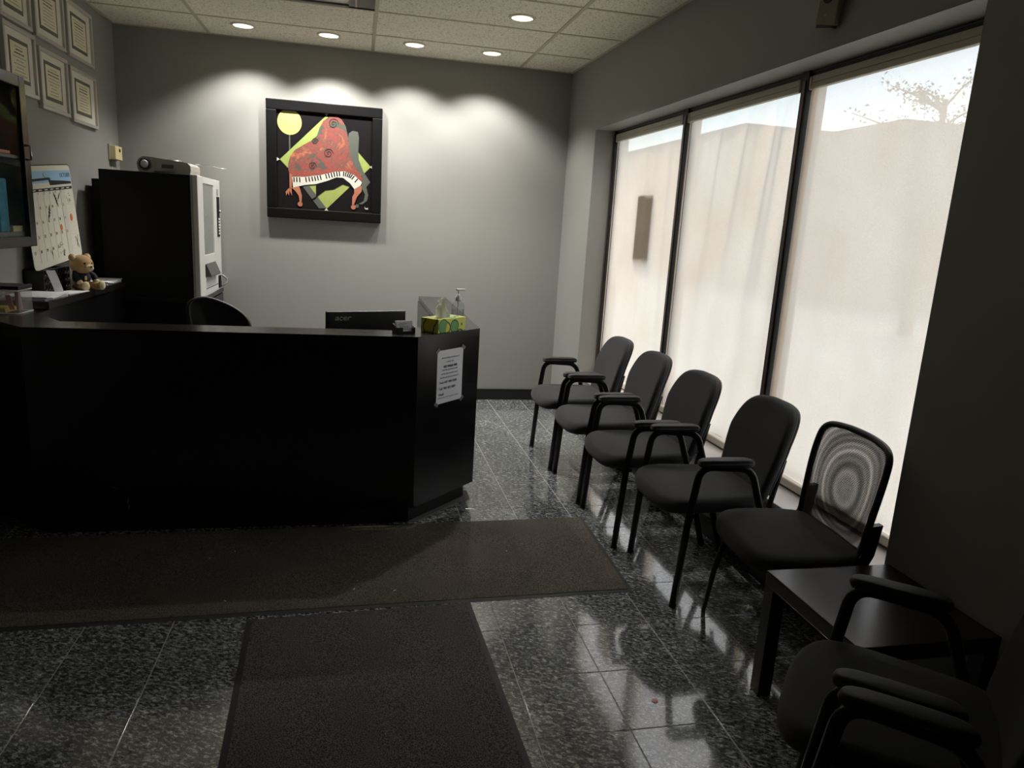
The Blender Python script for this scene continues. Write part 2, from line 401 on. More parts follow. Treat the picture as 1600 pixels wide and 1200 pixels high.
def text_verts(body, size, align='LEFT', shear=0, bold=0):
    cu = bpy.data.curves.new('lettering', 'FONT'); cu.body = body; cu.size = size; cu.align_x = align; cu.shear = shear; cu.offset = bold
    cu.resolution_u = 3; cu.extrude = .0003
    o = bpy.data.objects.new('lettering', cu); C.objects.link(o)
    bpy.context.view_layer.update()
    me = bpy.data.meshes.new_from_object(o.evaluated_get(bpy.context.evaluated_depsgraph_get()))
    vs = [v.co.copy() for v in me.vertices]; fs = [tuple(p.vertices) for p in me.polygons]
    bpy.data.objects.remove(o); bpy.data.curves.remove(cu); bpy.data.meshes.remove(me)
    return vs, fs
def add_text(mb, body, size, xf, align='LEFT', shear=0, bold=0):
    vs, fs = text_verts(body, size, align, shear, bold); mb.add([xf(p) for p in vs], fs)
def rrect(w, h, r, n=6, cx=0, cy=0):
    out = []
    for sx, sy, a0 in ((1, 1, 0), (-1, 1, PI/2), (-1, -1, PI), (1, -1, 3*PI/2)):
        for i in range(n+1):
            a = a0+PI/2*i/n; out.append((cx+sx*(w/2-r)+r*math.cos(a), cy+sy*(h/2-r)+r*math.sin(a)))
    return out
def smooth_path(pts, n=6):
    """Catmull-Rom through the points"""
    P = [Vector(p) for p in pts]; P = [P[0]*2-P[1]]+P+[P[-1]*2-P[-2]]; out = []
    for i in range(1, len(P)-2):
        for k in range(n):
            t = k/n; a, b, c, d = P[i-1], P[i], P[i+1], P[i+2]
            out.append(.5*((2*b)+(c-a)*t+(2*a-5*b+4*c-d)*t*t+(3*b-a-3*c+d)*t**3))
    out.append(P[-2]); return out
def fillet(pts, rad, n=5):
    """polyline with rounded corners"""
    P = [Vector(p) for p in pts]; out = [P[0]]
    for i in range(1, len(P)-1):
        a = (P[i-1]-P[i]); b = (P[i+1]-P[i]); r = min(rad, a.length*.49, b.length*.49)
        p0 = P[i]+a.normalized()*r; p1 = P[i]+b.normalized()*r
        for k in range(n+1):
            t = k/n; out.append(p0*(1-t)**2+P[i]*2*t*(1-t)+p1*t*t)
    out.append(P[-1]); return out

# ------------------------------------------------------------------ room dimensions (metres)
XL, YB, ZC = -2.335, 4.055, 2.825
YF = -4.6
# the window wall is turned a little: u runs along it from the back corner, n points outwards
_d = Vector((.0238, -1, 0)).normalized(); _n = Vector((1, .0238, 0)).normalized()
def W(u, n, z): return Vector((1.2, YB, 0))+_d*u+_n*n+Vector((0, 0, z))
def Wx(p): return W(p[0], p[1], p[2])
ULEN = 8.7
U0, U1, ZH, ZS = .69, 4.18, 2.305, .40      # window opening

def struct(name, mb, m, label, cat):
    o = mb.build(name, m); tag(o, label, cat, kind='structure'); return o
b = MB(); b.box((XL-.2, YB, 0), (1.2+.02, YB+.2, ZC+.2)); struct('wall_back', b, 'wall', 'grey painted back wall carrying the piano painting', 'wall')
b = MB(); b.box((XL-.2, YF, 0), (XL, YB+.2, ZC+.2)); struct('wall_left', b, 'wall', 'grey side wall carrying the framed certificates', 'wall')
b = MB(); b.box((XL-.2, YF-.2, 0), (1.7, YF, ZC+.2)); struct('wall_front', b, 'wall', 'plain grey wall facing the back wall', 'wall')
b = MB()
b.box((-.2, 0, 0), (U0, .28, ZC+.2), Wx); b.box((U1, 0, 0), (ULEN, .28, ZC+.2), Wx)
b.box((U0, 0, ZH), (U1, .28, ZC+.2), Wx); b.box((U0, 0, 0), (U1, .28, ZS-.02), Wx)
struct('wall_right', b, 'wall', 'grey wall with the deep recess of the tall windows', 'wall')

# floor and its granite tiles
T = .3048
b = MB(); b.box((XL-.2, YF-.2, -.12), (1.75, YB+.2, -.0016))
floor = struct('floor', b, 'grout', 'polished speckled granite tile floor with pale joints', 'floor')
tb = MB(); g = .0016; tb.bbox((g, g, -.01), (T-g, T-g, 0), .0012)
tile0 = tb.build('tile', 'granite', floor); first = True
for j in range(13, -5, -1):
    for i in range(-8, 5):
        if i*T > 1.36 or j*T > YB: continue
        if first: o = tile0; first = False
        else: o = tile0.copy(); C.objects.link(o)
        o.location = (i*T, j*T, 0)
b = MB()
for j in range(-5, -16, -1):
    for i in range(-8, 5): b.box((i*T+g, j*T+g, -.01), ((i+1)*T-g, (j+1)*T-g, 0))
tag(b.build('tile_field', 'granite', floor), kind='stuff')

# baseboards
b = MB(); b.box((.14, YB-.012, 0), (1.19, YB, .098)); b.box((-1.55, YB-.012, 0), (-.2, YB, .098)); struct('baseboard_back', b, 'baseboard', 'black baseboard along the foot of the back wall', 'baseboard')
b = MB(); b.box((.012, -.012, 0), (ULEN, 0, .098), Wx); struct('baseboard_right', b, 'baseboard', 'black baseboard along the foot of the window wall', 'baseboard')
b = MB(); b.box((XL, YF, 0), (XL+.012, 1.2, .098)); struct('baseboard_left', b, 'baseboard', 'black baseboard along the foot of the certificate wall', 'baseboard')

# ------------------------------------------------------------------ ceiling: backing, grid, panels
b = MB(); b.box((XL-.2, YF-.2, ZC+.16), (1.75, YB+.2, ZC+.2))
ceil = struct('ceiling', b, 'ceiling_back', 'suspended ceiling of speckled beige panels in a metal grid', 'ceiling')
TX = [XL, -1.662, -.453, .745, 1.42]
TY = [YB]+[3.51-.608*k for k in range(14)]
b = MB(); hw = .012
for x in TX[1:-1]: b.box((x-hw, YF, ZC-.002), (x+hw, YB, ZC+.03))
for y in TY[1:]: 
    if y > YF: b.box((XL, y-hw*.8, ZC-.0015), (1.42, y+hw*.8, ZC+.03))
b.box((XL, YB-.02, ZC-.002), (1.2, YB, ZC+.03)); b.box((XL, YF, ZC-.002), (XL+.02, YB, ZC+.03)); b.box((0, -.02, ZC-.002), (ULEN, 0, ZC+.03), Wx)
b.build('grid_bar', 'tbar', ceil)
DL = [(-1.368, 3.672), (-.775, 3.672), (-.152, 3.668), (.436, 3.66), (.443, 2.648)]
TROF = [(0, 2), (1, 2)]; 
def hole_panel(x0, x1, y0, y1, holes, r, z0, z1):
    """ceiling panel with round cut-outs: strips between the holes, a ring to rectangle fan round each"""
    mb = MB(); xs = [x0]
    hs = sorted(holes)
    for k in range(len(hs)-1): xs.append((hs[k][0]+hs[k+1][0])/2)
    xs.append(x1)
    for k, (cx, cy) in enumerate(hs):
        a0, a1 = xs[k], xs[k+1]
        ang = set(2*PI*i/32 for i in range(32))
        for px, py in ((a0, y0), (a1, y0), (a1, y1), (a0, y1)): ang.add(math.atan2(py-cy, px-cx) % (2*PI))
        ang = sorted(ang); n = len(ang); vi = []; vo = []
        for a in ang:
            c, s_ = math.cos(a), math.sin(a)
            tx = ((a1-cx)/c if c > 1e-9 else (a0-cx)/c if c < -1e-9 else 1e9); ty = ((y1-cy)/s_ if s_ > 1e-9 else (y0-cy)/s_ if s_ < -1e-9 else 1e9)
            t = min(tx, ty); vi.append(Vector((cx+r*c, cy+r*s_, z0))); vo.append(Vector((cx+t*c, cy+t*s_, z0)))
        vs = vi+vo+[v+Vector((0, 0, z1-z0)) for v in vi]
        mb.add(vs, [(q, (q+1) % n, n+(q+1) % n, n+q) for q in range(n)]+[(q, (q+1) % n, 2*n+(q+1) % n, 2*n+q) for q in range(n)])
    return mb
ceil_panels = 0
for i in range(4):
    for j in range(len(TY)-1):
        x0, x1, y1, y0 = TX[i]+hw*.6, TX[i+1]-hw*.6, TY[j]-hw*.5, TY[j+1]+hw*.5
        if y0 < YF: continue
        if (i, j) == (1, 2): continue      # the panel fixture sits here
        hs = [h for h in DL if x0 < h[0] < x1 and y0 < h[1] < y1]
        if hs: hole_panel(x0, x1, y0, y1, hs, .068, ZC+.002, ZC+.02).build('panel', 'ceiling_tile', ceil)
        else: MB().box((x0, y0, ZC+.002), (x1, y1, ZC+.018)).build('panel', 'ceiling_tile', ceil)

# ------------------------------------------------------------------ windows (frames, panes) in the recess
ms = [U0+.012, 1.89, 3.072, U1-.005]
for k in range(3):
    e = empty('window_%d' % (k+1), W((ms[k]+ms[k+1])/2, .22, ZS)); inv = Matrix.Translation(-e.location)
    tag(e, ['window beside the back wall corner, dark poster showing through', 'middle window between the two inner mullions', 'window where sky and a tree show through the blind'][k], 'window', kind='structure')
    def rel(p, e=e): return Wx(p)-e.location
    MB().box((ms[k]-.01, .235, ZS), (ms[k+1]+.01, .241, ZH-.03), rel).build('pane', 'glass', e)
    fr = MB(); fr.box((ms[k], .17, ZH-.032), (ms[k+1], .26, ZH), rel)
    fr.box((ms[k], .19, ZS-.02), (ms[k+1], .26, ZS+.05), rel); fr.build('window_frame', 'bronze_dark', e)
    MB().box((ms[k], .166, ZH-.014), (ms[k+1], .17, ZH-.010), rel).build('frame_bead', 'mullion_groove', e)
    if k == 2: MB().box((ms[3]-.02, .15, ZS), (ms[3]+.03, .26, ZH), rel).build('jamb', 'bronze', e)
    u = ms[k]; w = .024 if k else .022
    mu = MB().box((u-w, .155, ZS), (u+w, .255, ZH), rel).build('mullion', 'bronze_dark', e)
    MB().box((u-.009, .150, ZS), (u+.009, .156, ZH-.045), rel).build('mullion_face', 'mullion_groove', e)
sl = MB(); sl.bbox((U0-.01, -.012, ZS-.02), (U1+.01, .2, ZS), .004, Wx)
struct('trim_1', sl, 'sill', 'pale window sill under the three blinds', 'window sill')
rv_ = MB(); rv_.box((U0, .001, ZH-.004), (U1, .17, ZH+.001), Wx); rv_.box((U0-.001, .001, ZS), (U0+.004, .155, ZH-.004), Wx); rv_.box((U1-.004, .001, ZS), (U1+.001, .15, ZH-.004), Wx)
struct('trim_2', rv_, 'wall', 'painted lining of the window recess', 'window lining')
# dark poster stuck on the glass
pst = MB().box((1.19, .194, 1.36), (1.465, .234, 1.81), Wx).build('window_poster', 'poster_back'); tag(pst, 'dark rectangular poster on the window glass, seen through the blind', 'poster')

# roller blinds: fabric with folds, roller, bottom rail
BL = ['cream roller blind with a dark rectangle showing through', 'cream roller blind with long diagonal folds', 'cream roller blind with sky and tree showing through']
for k in range(3):
    a0 = ms[k]+.034; a1 = ms[k+1]-.034
    top = ZH-.068; bot = ZS+.035
    root = empty('roller_blind', W((a0+a1)/2, .19, ZS), 0, BL[k], 'blind', 'roller blinds in the window recess')
    def rel(p, root=root): return Wx(p)-root.location
    nu, nz = 90, 60; vs = []; fs = []
    for j in range(nz+1):
        tz = j/nz
        for i in range(nu+1):
            t = i/nu; d = 0
            if k == 0: d = .006*math.sin(t*40+tz*2)*(t**2)+.004*math.sin(t*17)
            if k == 1:
                sft = t+(1-tz)*.16; top_w = max(0, tz-.35)/.65
                d = .016*math.sin(sft*26)*(.35+.65*top_w)*(.3+.7*t)+.008*math.sin(sft*57+1.3)*top_w*t+.006*math.sin(t*11)
            if k == 2: d = .004*math.sin(t*13+.6)+.003*math.sin(t*29+tz*3)*t
            edge = min(1, t/.04, (1-t)/.04)
            d *= min(1, (1-tz)*14, 1)*(.4+.6*edge)
            vs.append(rel((a0+(a1-a0)*t, 0.184+d*1.25, bot+(top-bot)*tz)))
    for j in range(nz):
        for i in range(nu): q = j*(nu+1)+i; fs.append((q, q+1, q+nu+2, q+nu+1))
    MB().add(vs, fs, True).build('fabric', 'blind', root)
    hm = MB(); hu = .052 if k == 2 else .022
    hm.add([rel((a0, .1705, bot)), rel((a0+hu, .1705, bot)), rel((a0+hu, .1705, top)), rel((a0, .1705, top))], [(0, 1, 2, 3)]); hm.build('side_hem', 'blind', root)
    MB().tube([rel((a0, .19, ZH-.060)), rel((a1, .19, ZH-.060))], .020, 14).build('roller', 'roller', root)
    cs = MB(); cs.bbox((a0, .158, ZH-.058), (a1, .172, ZH-.030), .003, rel); cs.build('cassette', 'roller', root)
    MB().bbox((a0, .16, ZH-.085), (a1, .185, ZH-.058), .004, rel).build('cassette_underside', 'roller', root)
    for uu in (a0, a1-.012): MB().bbox((uu, .152, ZH-.09), (uu+.012, .21, ZH-.032), .004, rel).build('end_bracket', 'rail', root)
    MB().bbox((a0, .15, ZS+.010), (a1, .205, ZS+.05), .008, rel).build('bottom_rail', 'rail', root)

# ------------------------------------------------------------------ outside
b = MB(); b.box((1.62, -25, -.5), (60, 70, -.3)); tag(b.build('ground_outside', 'asphalt'), 'pale pavement outside the windows', 'ground', kind='structure')
nb = empty('neighbour_building', (15, 24, -.3), 0, 'long brown-grey building across the pavement outside', 'building')
b = MB(); b.box((0, -3.2, 0), (10, 40, 5.1)); b.box((0, 2.2, 5.1), (10, 40, 6.6)); b.build('wall', 'facade', nb)
b = MB(); b.box((0, -7.0, 0), (9, -3.2, 5.6)); b.build('annex', 'facade', nb)
b = MB(); b.box((-.15, -3.25, 5.0), (10, 2.2, 5.2)); b.build('roof_edge', 'facade_dark', nb)
for y in (0, 5, 10, 15): MB().box((-.03, y, 1.2), (.05, y+2, 3)).build('window', 'facade_dark', nb)
tr = empty('tree_outside', (11.5, 11.6, -.3), 0, 'bare-branched tree outside against the sky', 'tree')
b = MB(); rnd = random.Random(3)
b.tube([(0, 0, 0), (.05, .05, 2), (0, 0, 5)], [.16, .12, .05], 8)
br = MB(); lf = MB()
for i in range(46):
    h = 1.8+3.6*rnd.random(); a = rnd.random()*2*PI; l = (.6+1.3*rnd.random())*(1.15-abs(h-3.4)*.16)
    tip = Vector((l*math.cos(a), l*math.sin(a), h+l*.25)); br.tube([(0, 0, h-.3), tuple(tip*.5+Vector((0, 0, (h-.3)*.5+.05))), tuple(tip)], [.03, .02, .008], 5)
    for q in range(60):
        t = .35+.7*rnd.random(); c = Vector((0, 0, h-.3))*(1-t)+tip*t+Vector((rnd.gauss(0, .14), rnd.gauss(0, .14), rnd.gauss(0, .12)))
        d1 = Vector((rnd.gauss(0, 1), rnd.gauss(0, 1), rnd.gauss(0, 1))).normalized()*.045; d2 = Vector((rnd.gauss(0, 1), rnd.gauss(0, 1), rnd.gauss(0, 1))).normalized()*.03
        lf.add([c-d1, c+d2, c+d1, c-d2], [(0, 1, 2, 3)])
b.build('trunk', 'bark', tr); br.build('branches', 'bark', tr); tag(lf.build('foliage', 'leaf', tr), kind='stuff')

# ------------------------------------------------------------------ ceiling lights
DLAB = ['recessed downlight at the row end toward the certificate wall', 'brightest recessed downlight, above the left part of the piano painting', 'recessed downlight just right of the painting, above the back wall', 'recessed downlight nearest the window wall in the row along the back wall', 'single recessed downlight standing off the row, toward the window wall']
for k, (x, y) in enumerate(DL):
    e = empty('downlight', (x, y, ZC), 0, DLAB[k], 'ceiling light', 'recessed downlights')
    MB().lathe([(.066, .001), (.070, -.006), (.082, -.006), (.086, -.001), (.086, .002), (.066, .002), (.066, .001)], 36).build('trim_ring', 'ring', e)
    MB().lathe([(.066, 0), (.064, .02), (.05, .07), (.046, .085), (.0, .085)], 32).build('reflector', 'reflector', e)
    MB().lathe([(.0, .052), (.026, .052), (.040, .062), (.044, .083), (0, .084)], 24).build('bulb', 'lamp_on' if k == 1 else 'lamp_glow', e)
    li = bpy.data.lights.new('downlight_lamp', 'SPOT'); li.energy = DOWN_W*(1.45 if k == 1 else 1.0); li.color = (1, .96, .91)
    li.spot_size = math.radians(118); li.spot_blend = .55; li.shadow_soft_size = .04
    lo = bpy.data.objects.new('downlight_lamp', li); C.objects.link(lo); lo.location = (0, 0, .045); lo.parent = e
for (i, j, lab) in ((1, 2, 'unlit pale ceiling panel fixture beside the downlight row'),):
    x0, x1, y1, y0 = TX[i]+.012, TX[i+1]-.012, TY[j]-.01, TY[j+1]+.01
    e = empty('ceiling_panel_fixture', ((x0+x1)/2, (y0+y1)/2, ZC), 0, lab, 'ceiling fixture')
    hx, hy = (x1-x0)/2, (y1-y0)/2
    f = MB(); f.box((-hx, -hy, 0), (hx, -hy+.03, .03)); f.box((-hx, hy-.03, 0), (hx, hy, .03)); f.box((-hx, -hy, 0), (-hx+.03, hy, .03)); f.box((hx-.16, -hy, 0), (hx, hy, .03)); f.build('frame', 'silver_dark', e)
    MB().box((-hx+.03, -hy+.03, .012), (hx-.16, hy-.03, .02)).build('diffuser', 'troffer_lens', e)
    MB().box((hx-.12, -hy+.03, -.002), (hx-.11, hy-.03, .001)).build('divider', 'tbar', e)

# ------------------------------------------------------------------ reception desk
ZT = .985
desk = empty('reception_desk', (-.9, 1.6, 0), 0, 'black laminate reception desk with angled ends and narrow raised counter', 'desk')
def rd(p): return Vector(p)-Vector((-.9, 1.6, 0))
FY = 1.315                                    # plane of the front panel
A = (-1.985, FY); Bp = (-.262, FY); Cc = (.103, 1.68); D = (.103, 3.3)      # outer outline
WL = (XL+.002, FY+(-1.985-XL)+.0)             # the left angled panel meets the wall here
def panel(name, p, q, th=.03, z0=.1, z1=ZT-.004, m='black_lam'):
    p, q = Vector((*p, 0)), Vector((*q, 0)); t = (q-p).normalized(); nn = Vector((-t.y, t.x, 0))*th
    return MB().prism([(v.x, v.y) for v in (p, q, q+nn, p+nn)], z0, z1, rd).build(name, m, desk)
panel('front_panel', A, Bp); panel('angled_end_panel', Bp, Cc); panel('side_panel', Cc, D); panel('angled_wall_panel', WL, A)
# counter slab that follows the front, 0.2 m wide
outer = [WL, A, Bp, Cc, D]; ci = .2*math.tan(math.radians(22.5))
inner = [(-.097, 3.3), (-.097, 1.68+ci), (Bp[0]-ci, FY+.2), (A[0]+ci, FY+.2), (-2.08, 1.318+.2+.23), (-2.08, 1.885), (XL+.002, 1.885)]
tp = [(x, y) for x, y in outer]+inner
cti = .03*math.tan(math.radians(22.5)); tpi = [(WL[0], WL[1]+.043), (A[0]+cti, FY+.031), (Bp[0]-cti, FY+.031), (Cc[0]-.031, 1.68+cti), (.072, 3.3)]+inner
MB().prism(tp, ZT-.0038, ZT, rd).prism(tpi, ZT-.034, ZT-.0038, rd).build('counter_top', 'top_lam', desk)
def inset(p, k): return p
tk = MB(); tko = [(XL+.01, FY+.05+.31), (-1.965, FY+.05), (-.282, FY+.05), (.053, 1.70), (.053, 3.28)]; tki = [(.033, 3.28), (.033, 1.71), (-.29, FY+.07), (-1.955, FY+.07), (XL+.01, FY+.07+.32)]
tk.prism(tko+tki, 0, .102, rd); tk.build('toe_kick', 'toe', desk)
MB().prism([(-.285, FY+.045), (-.25, FY+.045), (.088, 1.68), (.088, 1.78), (.052, 1.78), (.052, 1.70)], 0, .008, rd).build('floor_strip', 'plate', desk)
# inside: work surface, inner faces, support
MB().bbox((-1.92, FY+.035, .71), (-.33, 2.05, .74), .003, rd).build('work_surface', 'top_lam', desk)
MB().bbox((-.105, FY+.5, .0), (.07, 3.28, ZT-.034), .003, rd).build('side_carcass', 'black_lam', desk)
for x in (-1.9, -.55): MB().bbox((x, FY+.08, 0), (x+.03, 2.0, .71), .003, rd).build('support_panel', 'black_lam', desk)
for (x, z, l, a) in ((-1.66, .24, .02, -.2), (-1.60, .155, .035, 1.4), (-1.595, .13, .02, 1.5)):
    sc = MB(); sc.box((0, -.0006, -.0012), (l, .0001, .0012), lambda p, x=x, z=z, a=a: rd((x+p.x*math.cos(a)-p.z*math.sin(a), FY+p.y, z+p.x*math.sin(a)+p.z*math.cos(a)))); sc.build('scratch', 'plate', desk)

# side counter along the certificate wall
sc_o = empty('side_counter', (-2.21, 2.55, 0), 0, 'black wall counter carrying papers, teddy bear and calendar', 'counter')
def rs(p): return Vector(p)-Vector((-2.21, 2.55, 0))
ZR = 1.025
MB().bbox((XL+.001, 1.895, ZT), (-2.085, 3.185, ZR), .003, rs).build('counter_top', 'top_lam', sc_o)
MB().bbox((-2.115, 1.9, 0), (-2.095, 3.17, ZT), .002, rs).build('front_panel', 'black_lam', sc_o)
MB().bbox((XL+.003, 3.15, 0), (-2.12, 3.17, ZT), .002, rs).build('end_panel', 'black_lam', sc_o)

# cabinet under the vending machine
cb = empty('base_cabinet', (-1.97, 3.62, 0), 0, 'black cabinet holding up the vending machine', 'cabinet')
def rc(p): return Vector(p)-Vector((-1.97, 3.62, 0))
MB().bbox((XL+.003, 3.20, 0), (-1.63, YB-.006, .89), .003, rc).build('body', 'black_lam', cb)
MB().bbox((XL+.003, 3.195, .89), (-1.61, YB-.004, .918), .003, rc).build('cabinet_top', 'top_lam', cb)
dr = MB().bbox((-1.63, 3.21, .02), (-1.612, 3.62, .88), .003, rc).build('door', 'black_lam', cb)
dr2 = MB().bbox((-1.63, 3.63, .02), (-1.612, 4.04, .88), .003, rc).build('door', 'black_lam', cb)
for y in (3.58, 3.66): MB().tube([rc((-1.6, y, .6)), rc((-1.6, y, .72))], .005, 8).build('handle', 'chrome', cb)
MB().bbox((-2.16, 3.192, .79), (-2.155, 3.197, .80), .001, rc).build('screw', 'chrome', cb)

# ------------------------------------------------------------------ vending machine
vm = empty('vending_machine', (-1.92, 3.6, .918), 0, 'small snack vending machine, black side and light grey front', 'vending machine')
def rv(p): return Vector(p)-Vector((-1.92, 3.6, .918))
VX = -1.617
MB().bbox((-2.225, 3.205, .918), (VX-.045, 4.03, 1.752), .004, rv).build('body', 'vend_black', vm)
MB().bbox((-2.30, 3.30, .918), (-2.226, 4.0, 1.69), .004, rv).build('rear_housing', 'vend_black', vm)
d0 = MB()
d0.bbox((VX-.045, 3.205, .918), (VX, 3.385, 1.755), .006, rv); d0.bbox((VX-.045, 3.765, .918), (VX, 4.03, 1.755), .006, rv)
d0.box((VX-.045, 3.38, 1.71), (VX, 3.77, 1.754), rv); d0.box((VX-.045, 3.38, 1.145), (VX, 3.77, 1.21), rv); d0.box((VX-.045, 3.38, .92), (VX, 3.77, 1.05), rv)
dd = d0.build('door', 'vend_grey', vm)
MB().box((VX-.012, 3.38, 1.21), (VX-.006, 3.77, 1.71), rv).build('window', 'vend_window', vm)
MB().box((VX-.046, 3.2045, .92), (VX-.03, 3.206, 1.752), rv).build('edge_trim', 'vend_trim', vm)
MB().prism([(VX-.04, 1.055), (VX+.035, 1.055), (VX+.035, 1.065), (VX, 1.148), (VX-.04, 1.148)], 3.41, 3.77, lambda p: rv((p.x, p.z, p.y))).build('delivery_flap', 'flap', vm)
kp = MB().bbox((VX-.002, 3.88, 1.33), (VX+.006, 3.97, 1.63), .002, rv).build('selection_panel', 'frame_black', vm)
for q in range(6): MB().bbox((VX+.005, 3.9, 1.345+q*.022), (VX+.011, 3.95, 1.36+q*.022), .002, rv).build('button', 'vend_grey', kp)
MB().bbox((VX-.002, 3.88, 1.645), (VX+.004, 3.94, 1.69), .002, rv).build('price_card', 'vend_trim', vm)
MB().ball(rv((VX+.008, 3.96, 1.52)), .012, 10, 6).build('lock', 'chrome', vm)
cs = MB().bbox((VX-.002, 3.87, .935), (VX+.008, 3.96, 1.03), .002, rv).build('coin_slot', 'frame_black', vm)
MB().tube([rv((VX+.01, 3.97+.0, 1.03)), rv((VX+.04, 4.0, 1.0)), rv((VX+.04, 4.0, .97)), rv((VX+.01, 3.97, .94))], .008, 8).build('cup_handle', 'vend_trim', vm)
MB().box((VX-.001, 3.40, .968), (VX+.001, 4.02, .972), rv).build('panel_seam', 'frame_black', vm)

# radio on the vending machine
ra = empty('portable_radio', (-1.83, 3.40, 1.7525), math.radians(-6), 'silver portable stereo with aerial lying on the vending machine', 'radio')
prof = [(-.16, .0), (-.175, .02), (-.18, .055), (-.17, .085), (-.14, .105), (-.09, .104), (0, .094), (.09, .085), (.15, .078), (.168, .06), (.17, .03), (.165, .004), (.07, .0), (.06, .012), (-.07, .012), (-.08, .0)]
MB().prism(prof, -.10, .10, lambda p: Vector((p.x, p.z, p.y))).build('body', 'silver', ra)
MB().lathe([(.0, 0), (.03, 0), (.036, .008), (.044, .008), (.046, -.002)], 24, lambda p: Vector((-.125+p.x*.9, -.10-p.z, .055+p.y*.9))).build('speaker', 'silver_dark', ra)
MB().lathe([(.0, 0), (.022, .002), (.026, .012), (.0, .013)], 20, lambda p: Vector((-.125+p.x, -.104-p.z, .055+p.y))).build('speaker_cone', 'white_plastic', ra)
MB().bbox((-.02, -.102, .035), (.06, -.1, .06), .001).build('display', 'silver_dark', ra)
for x in (-.06, -.04, -.02, .08, .1): MB().bbox((x, -.06, .088-.08*(x+.05)), (x+.014, -.03, .1-.08*(x+.05)), .003).build('button', 'silver_dark', ra)
MB().lathe([(0, .012), (.05, .01), (.056, 0)], 24, lambda p: Vector((.02+p.x, .02+p.y, .09+p.z))).build('disc_lid', 'silver_dark', ra)
MB().tube([(.165, .02, .085), (.37, .03, .062)], [.0025, .0015], 6).build('aerial', 'chrome', ra)

# ------------------------------------------------------------------ painting
PX0, PX1, PZ0, PZ1 = -1.262, -.368, 1.502, 2.402
pt = empty('piano_painting', ((PX0+PX1)/2, YB, PZ0), 0, 'square black-framed painting of a curving grand piano under a yellow moon', 'painting')
def rp(p): return Vector(p)-Vector(((PX0+PX1)/2, YB, PZ0))
fw = .078; fy = YB-.045
for a, c in (((PX0, fy, PZ0), (PX1, YB-.002, PZ0+fw)), ((PX0, fy, PZ1-fw), (PX1, YB-.002, PZ1)), ((PX0, fy, PZ0+fw), (PX0+fw, YB-.002, PZ1-fw)), ((PX1-fw, fy, PZ0+fw), (PX1, YB-.002, PZ1-fw))):
    MB().bbox(a, c, .006, rp).build('frame_side', 'frame_black', pt)
cy = YB-.026
cv = MB().box((PX0+fw, cy, PZ0+fw), (PX1-fw, YB-.003, PZ1-fw), rp).build('canvas', 'canvas', pt)
cw, ch = PX1-PX0-2*fw, PZ1-PZ0-2*fw
lay = [0]
def art(name, polys, m):
    lay[0] += 1; mb = MB(); y = cy-.0005*lay[0]
    for poly in polys:
        vs = [rp((PX0+fw+u*cw, y, PZ0+fw+v*ch)) for u, v in poly]
        mb.prism([(v.x, v.z) for v in vs], 0, .0004, lambda p, y=y: Vector((p.x, rp((0, y, 0)).y+p.z, p.y)))
    o = mb.build(name, m, pt); return o
def circ(cx, cy_, r, n=28, ry=None): return [(cx+r*math.cos(2*PI*i/n), cy_+(ry or r)*math.sin(2*PI*i/n)) for i in range(n)]
P_ = {
'diamond': [(.515, .987), (.989, .491), (.517, .016), (.03, .502)],
'strip': [(.259, .245), (.332, .251), (.516, .024), (.436, .017)],
'shade': [(.749, .823), (.789, .852), (.846, .845), (.858, .789), (.852, .645), (.858, .559), (.911, .433), (.986, .331), (.943, .276), (.967, .189), (.953, .129), (.903, .088), (.859, .091), (.917, .126), (.93, .201), (.885, .27), (.898, .389), (.809, .497), (.764, .609), (.74, .736)],
'body': [(.117, .393), (.117, .466), (.136, .54), (.186, .609), (.273, .667), (.359, .718), (.416, .773), (.442, .853), (.48, .927), (.544, .975), (.615, .985), (.672, .958), (.716, .891), (.747, .765), (.764, .609), (.809, .497), (.905, .367), (.81, .41), (.723, .446), (.636, .438), (.52, .399), (.404, .366), (.288, .35), (.143, .334)],
'rail': [(.121, .396), (.288, .394), (.462, .412), (.636, .446), (.752, .456), (.853, .428), (.905, .367), (.894, .327), (.81, .398), (.708, .43), (.607, .416), (.463, .374), (.288, .34), (.128, .333)],
'keys': [(.157, .331), (.288, .338), (.463, .372), (.607, .414), (.709, .427), (.81, .395), (.896, .323), (.878, .284), (.813, .246), (.768, .304), (.695, .356), (.622, .357), (.521, .312), (.405, .272), (.289, .255), (.165, .219)],
'under': [(.405, .269), (.521, .309), (.622, .354), (.695, .353), (.768, .301), (.806, .246), (.754, .274), (.689, .29), (.595, .23), (.507, .215), (.435, .157), (.391, .109), (.348, .105), (.406, .14)],
'legl': [(.15, .217), (.23, .235), (.257, .141), (.254, .075), (.233, .077), (.223, .138), (.186, .187)],
'legr': [(.813, .246), (.892, .286), (.893, .227), (.843, .164), (.809, .072), (.791, .078), (.793, .159), (.814, .205)],
'post': [(.128, .365), (.157, .353), (.151, .206), (.128, .204)],
'string': [(.126, .78), (.139, .78), (.139, .605), (.126, .604)],
'fork': [(.113, .202), (.131, .219), (.15, .201), (.154, .132), (.14, .161), (.128, .182), (.122, .129), (.108, .165), (.093, .127), (.087, .171)]}
art('moon_string', [P_['string']], 'p_grey'); art('green_diamond', [P_['diamond']], 'p_green'); art('grey_strip', [P_['strip']], 'p_grey')
art('moon', [circ(.133, .888, .125, ry=.13)], 'p_moon'); art('grey_shadow', [P_['shade'], circ(.845, .068, .02)], 'p_grey')
art('dark_sweep', [P_['under']], 'p_black'); art('piano_body', [P_['body']], 'p_swirl'); art('piano_rail', [P_['rail']], 'p_red')
art('piano_legs', [P_['legl'], P_['legr'], P_['post'], P_['fork'], circ(.238, .051, .026), circ(.806, .054, .026)], 'p_orange')
art('white_keys', [P_['keys']], 'p_white')
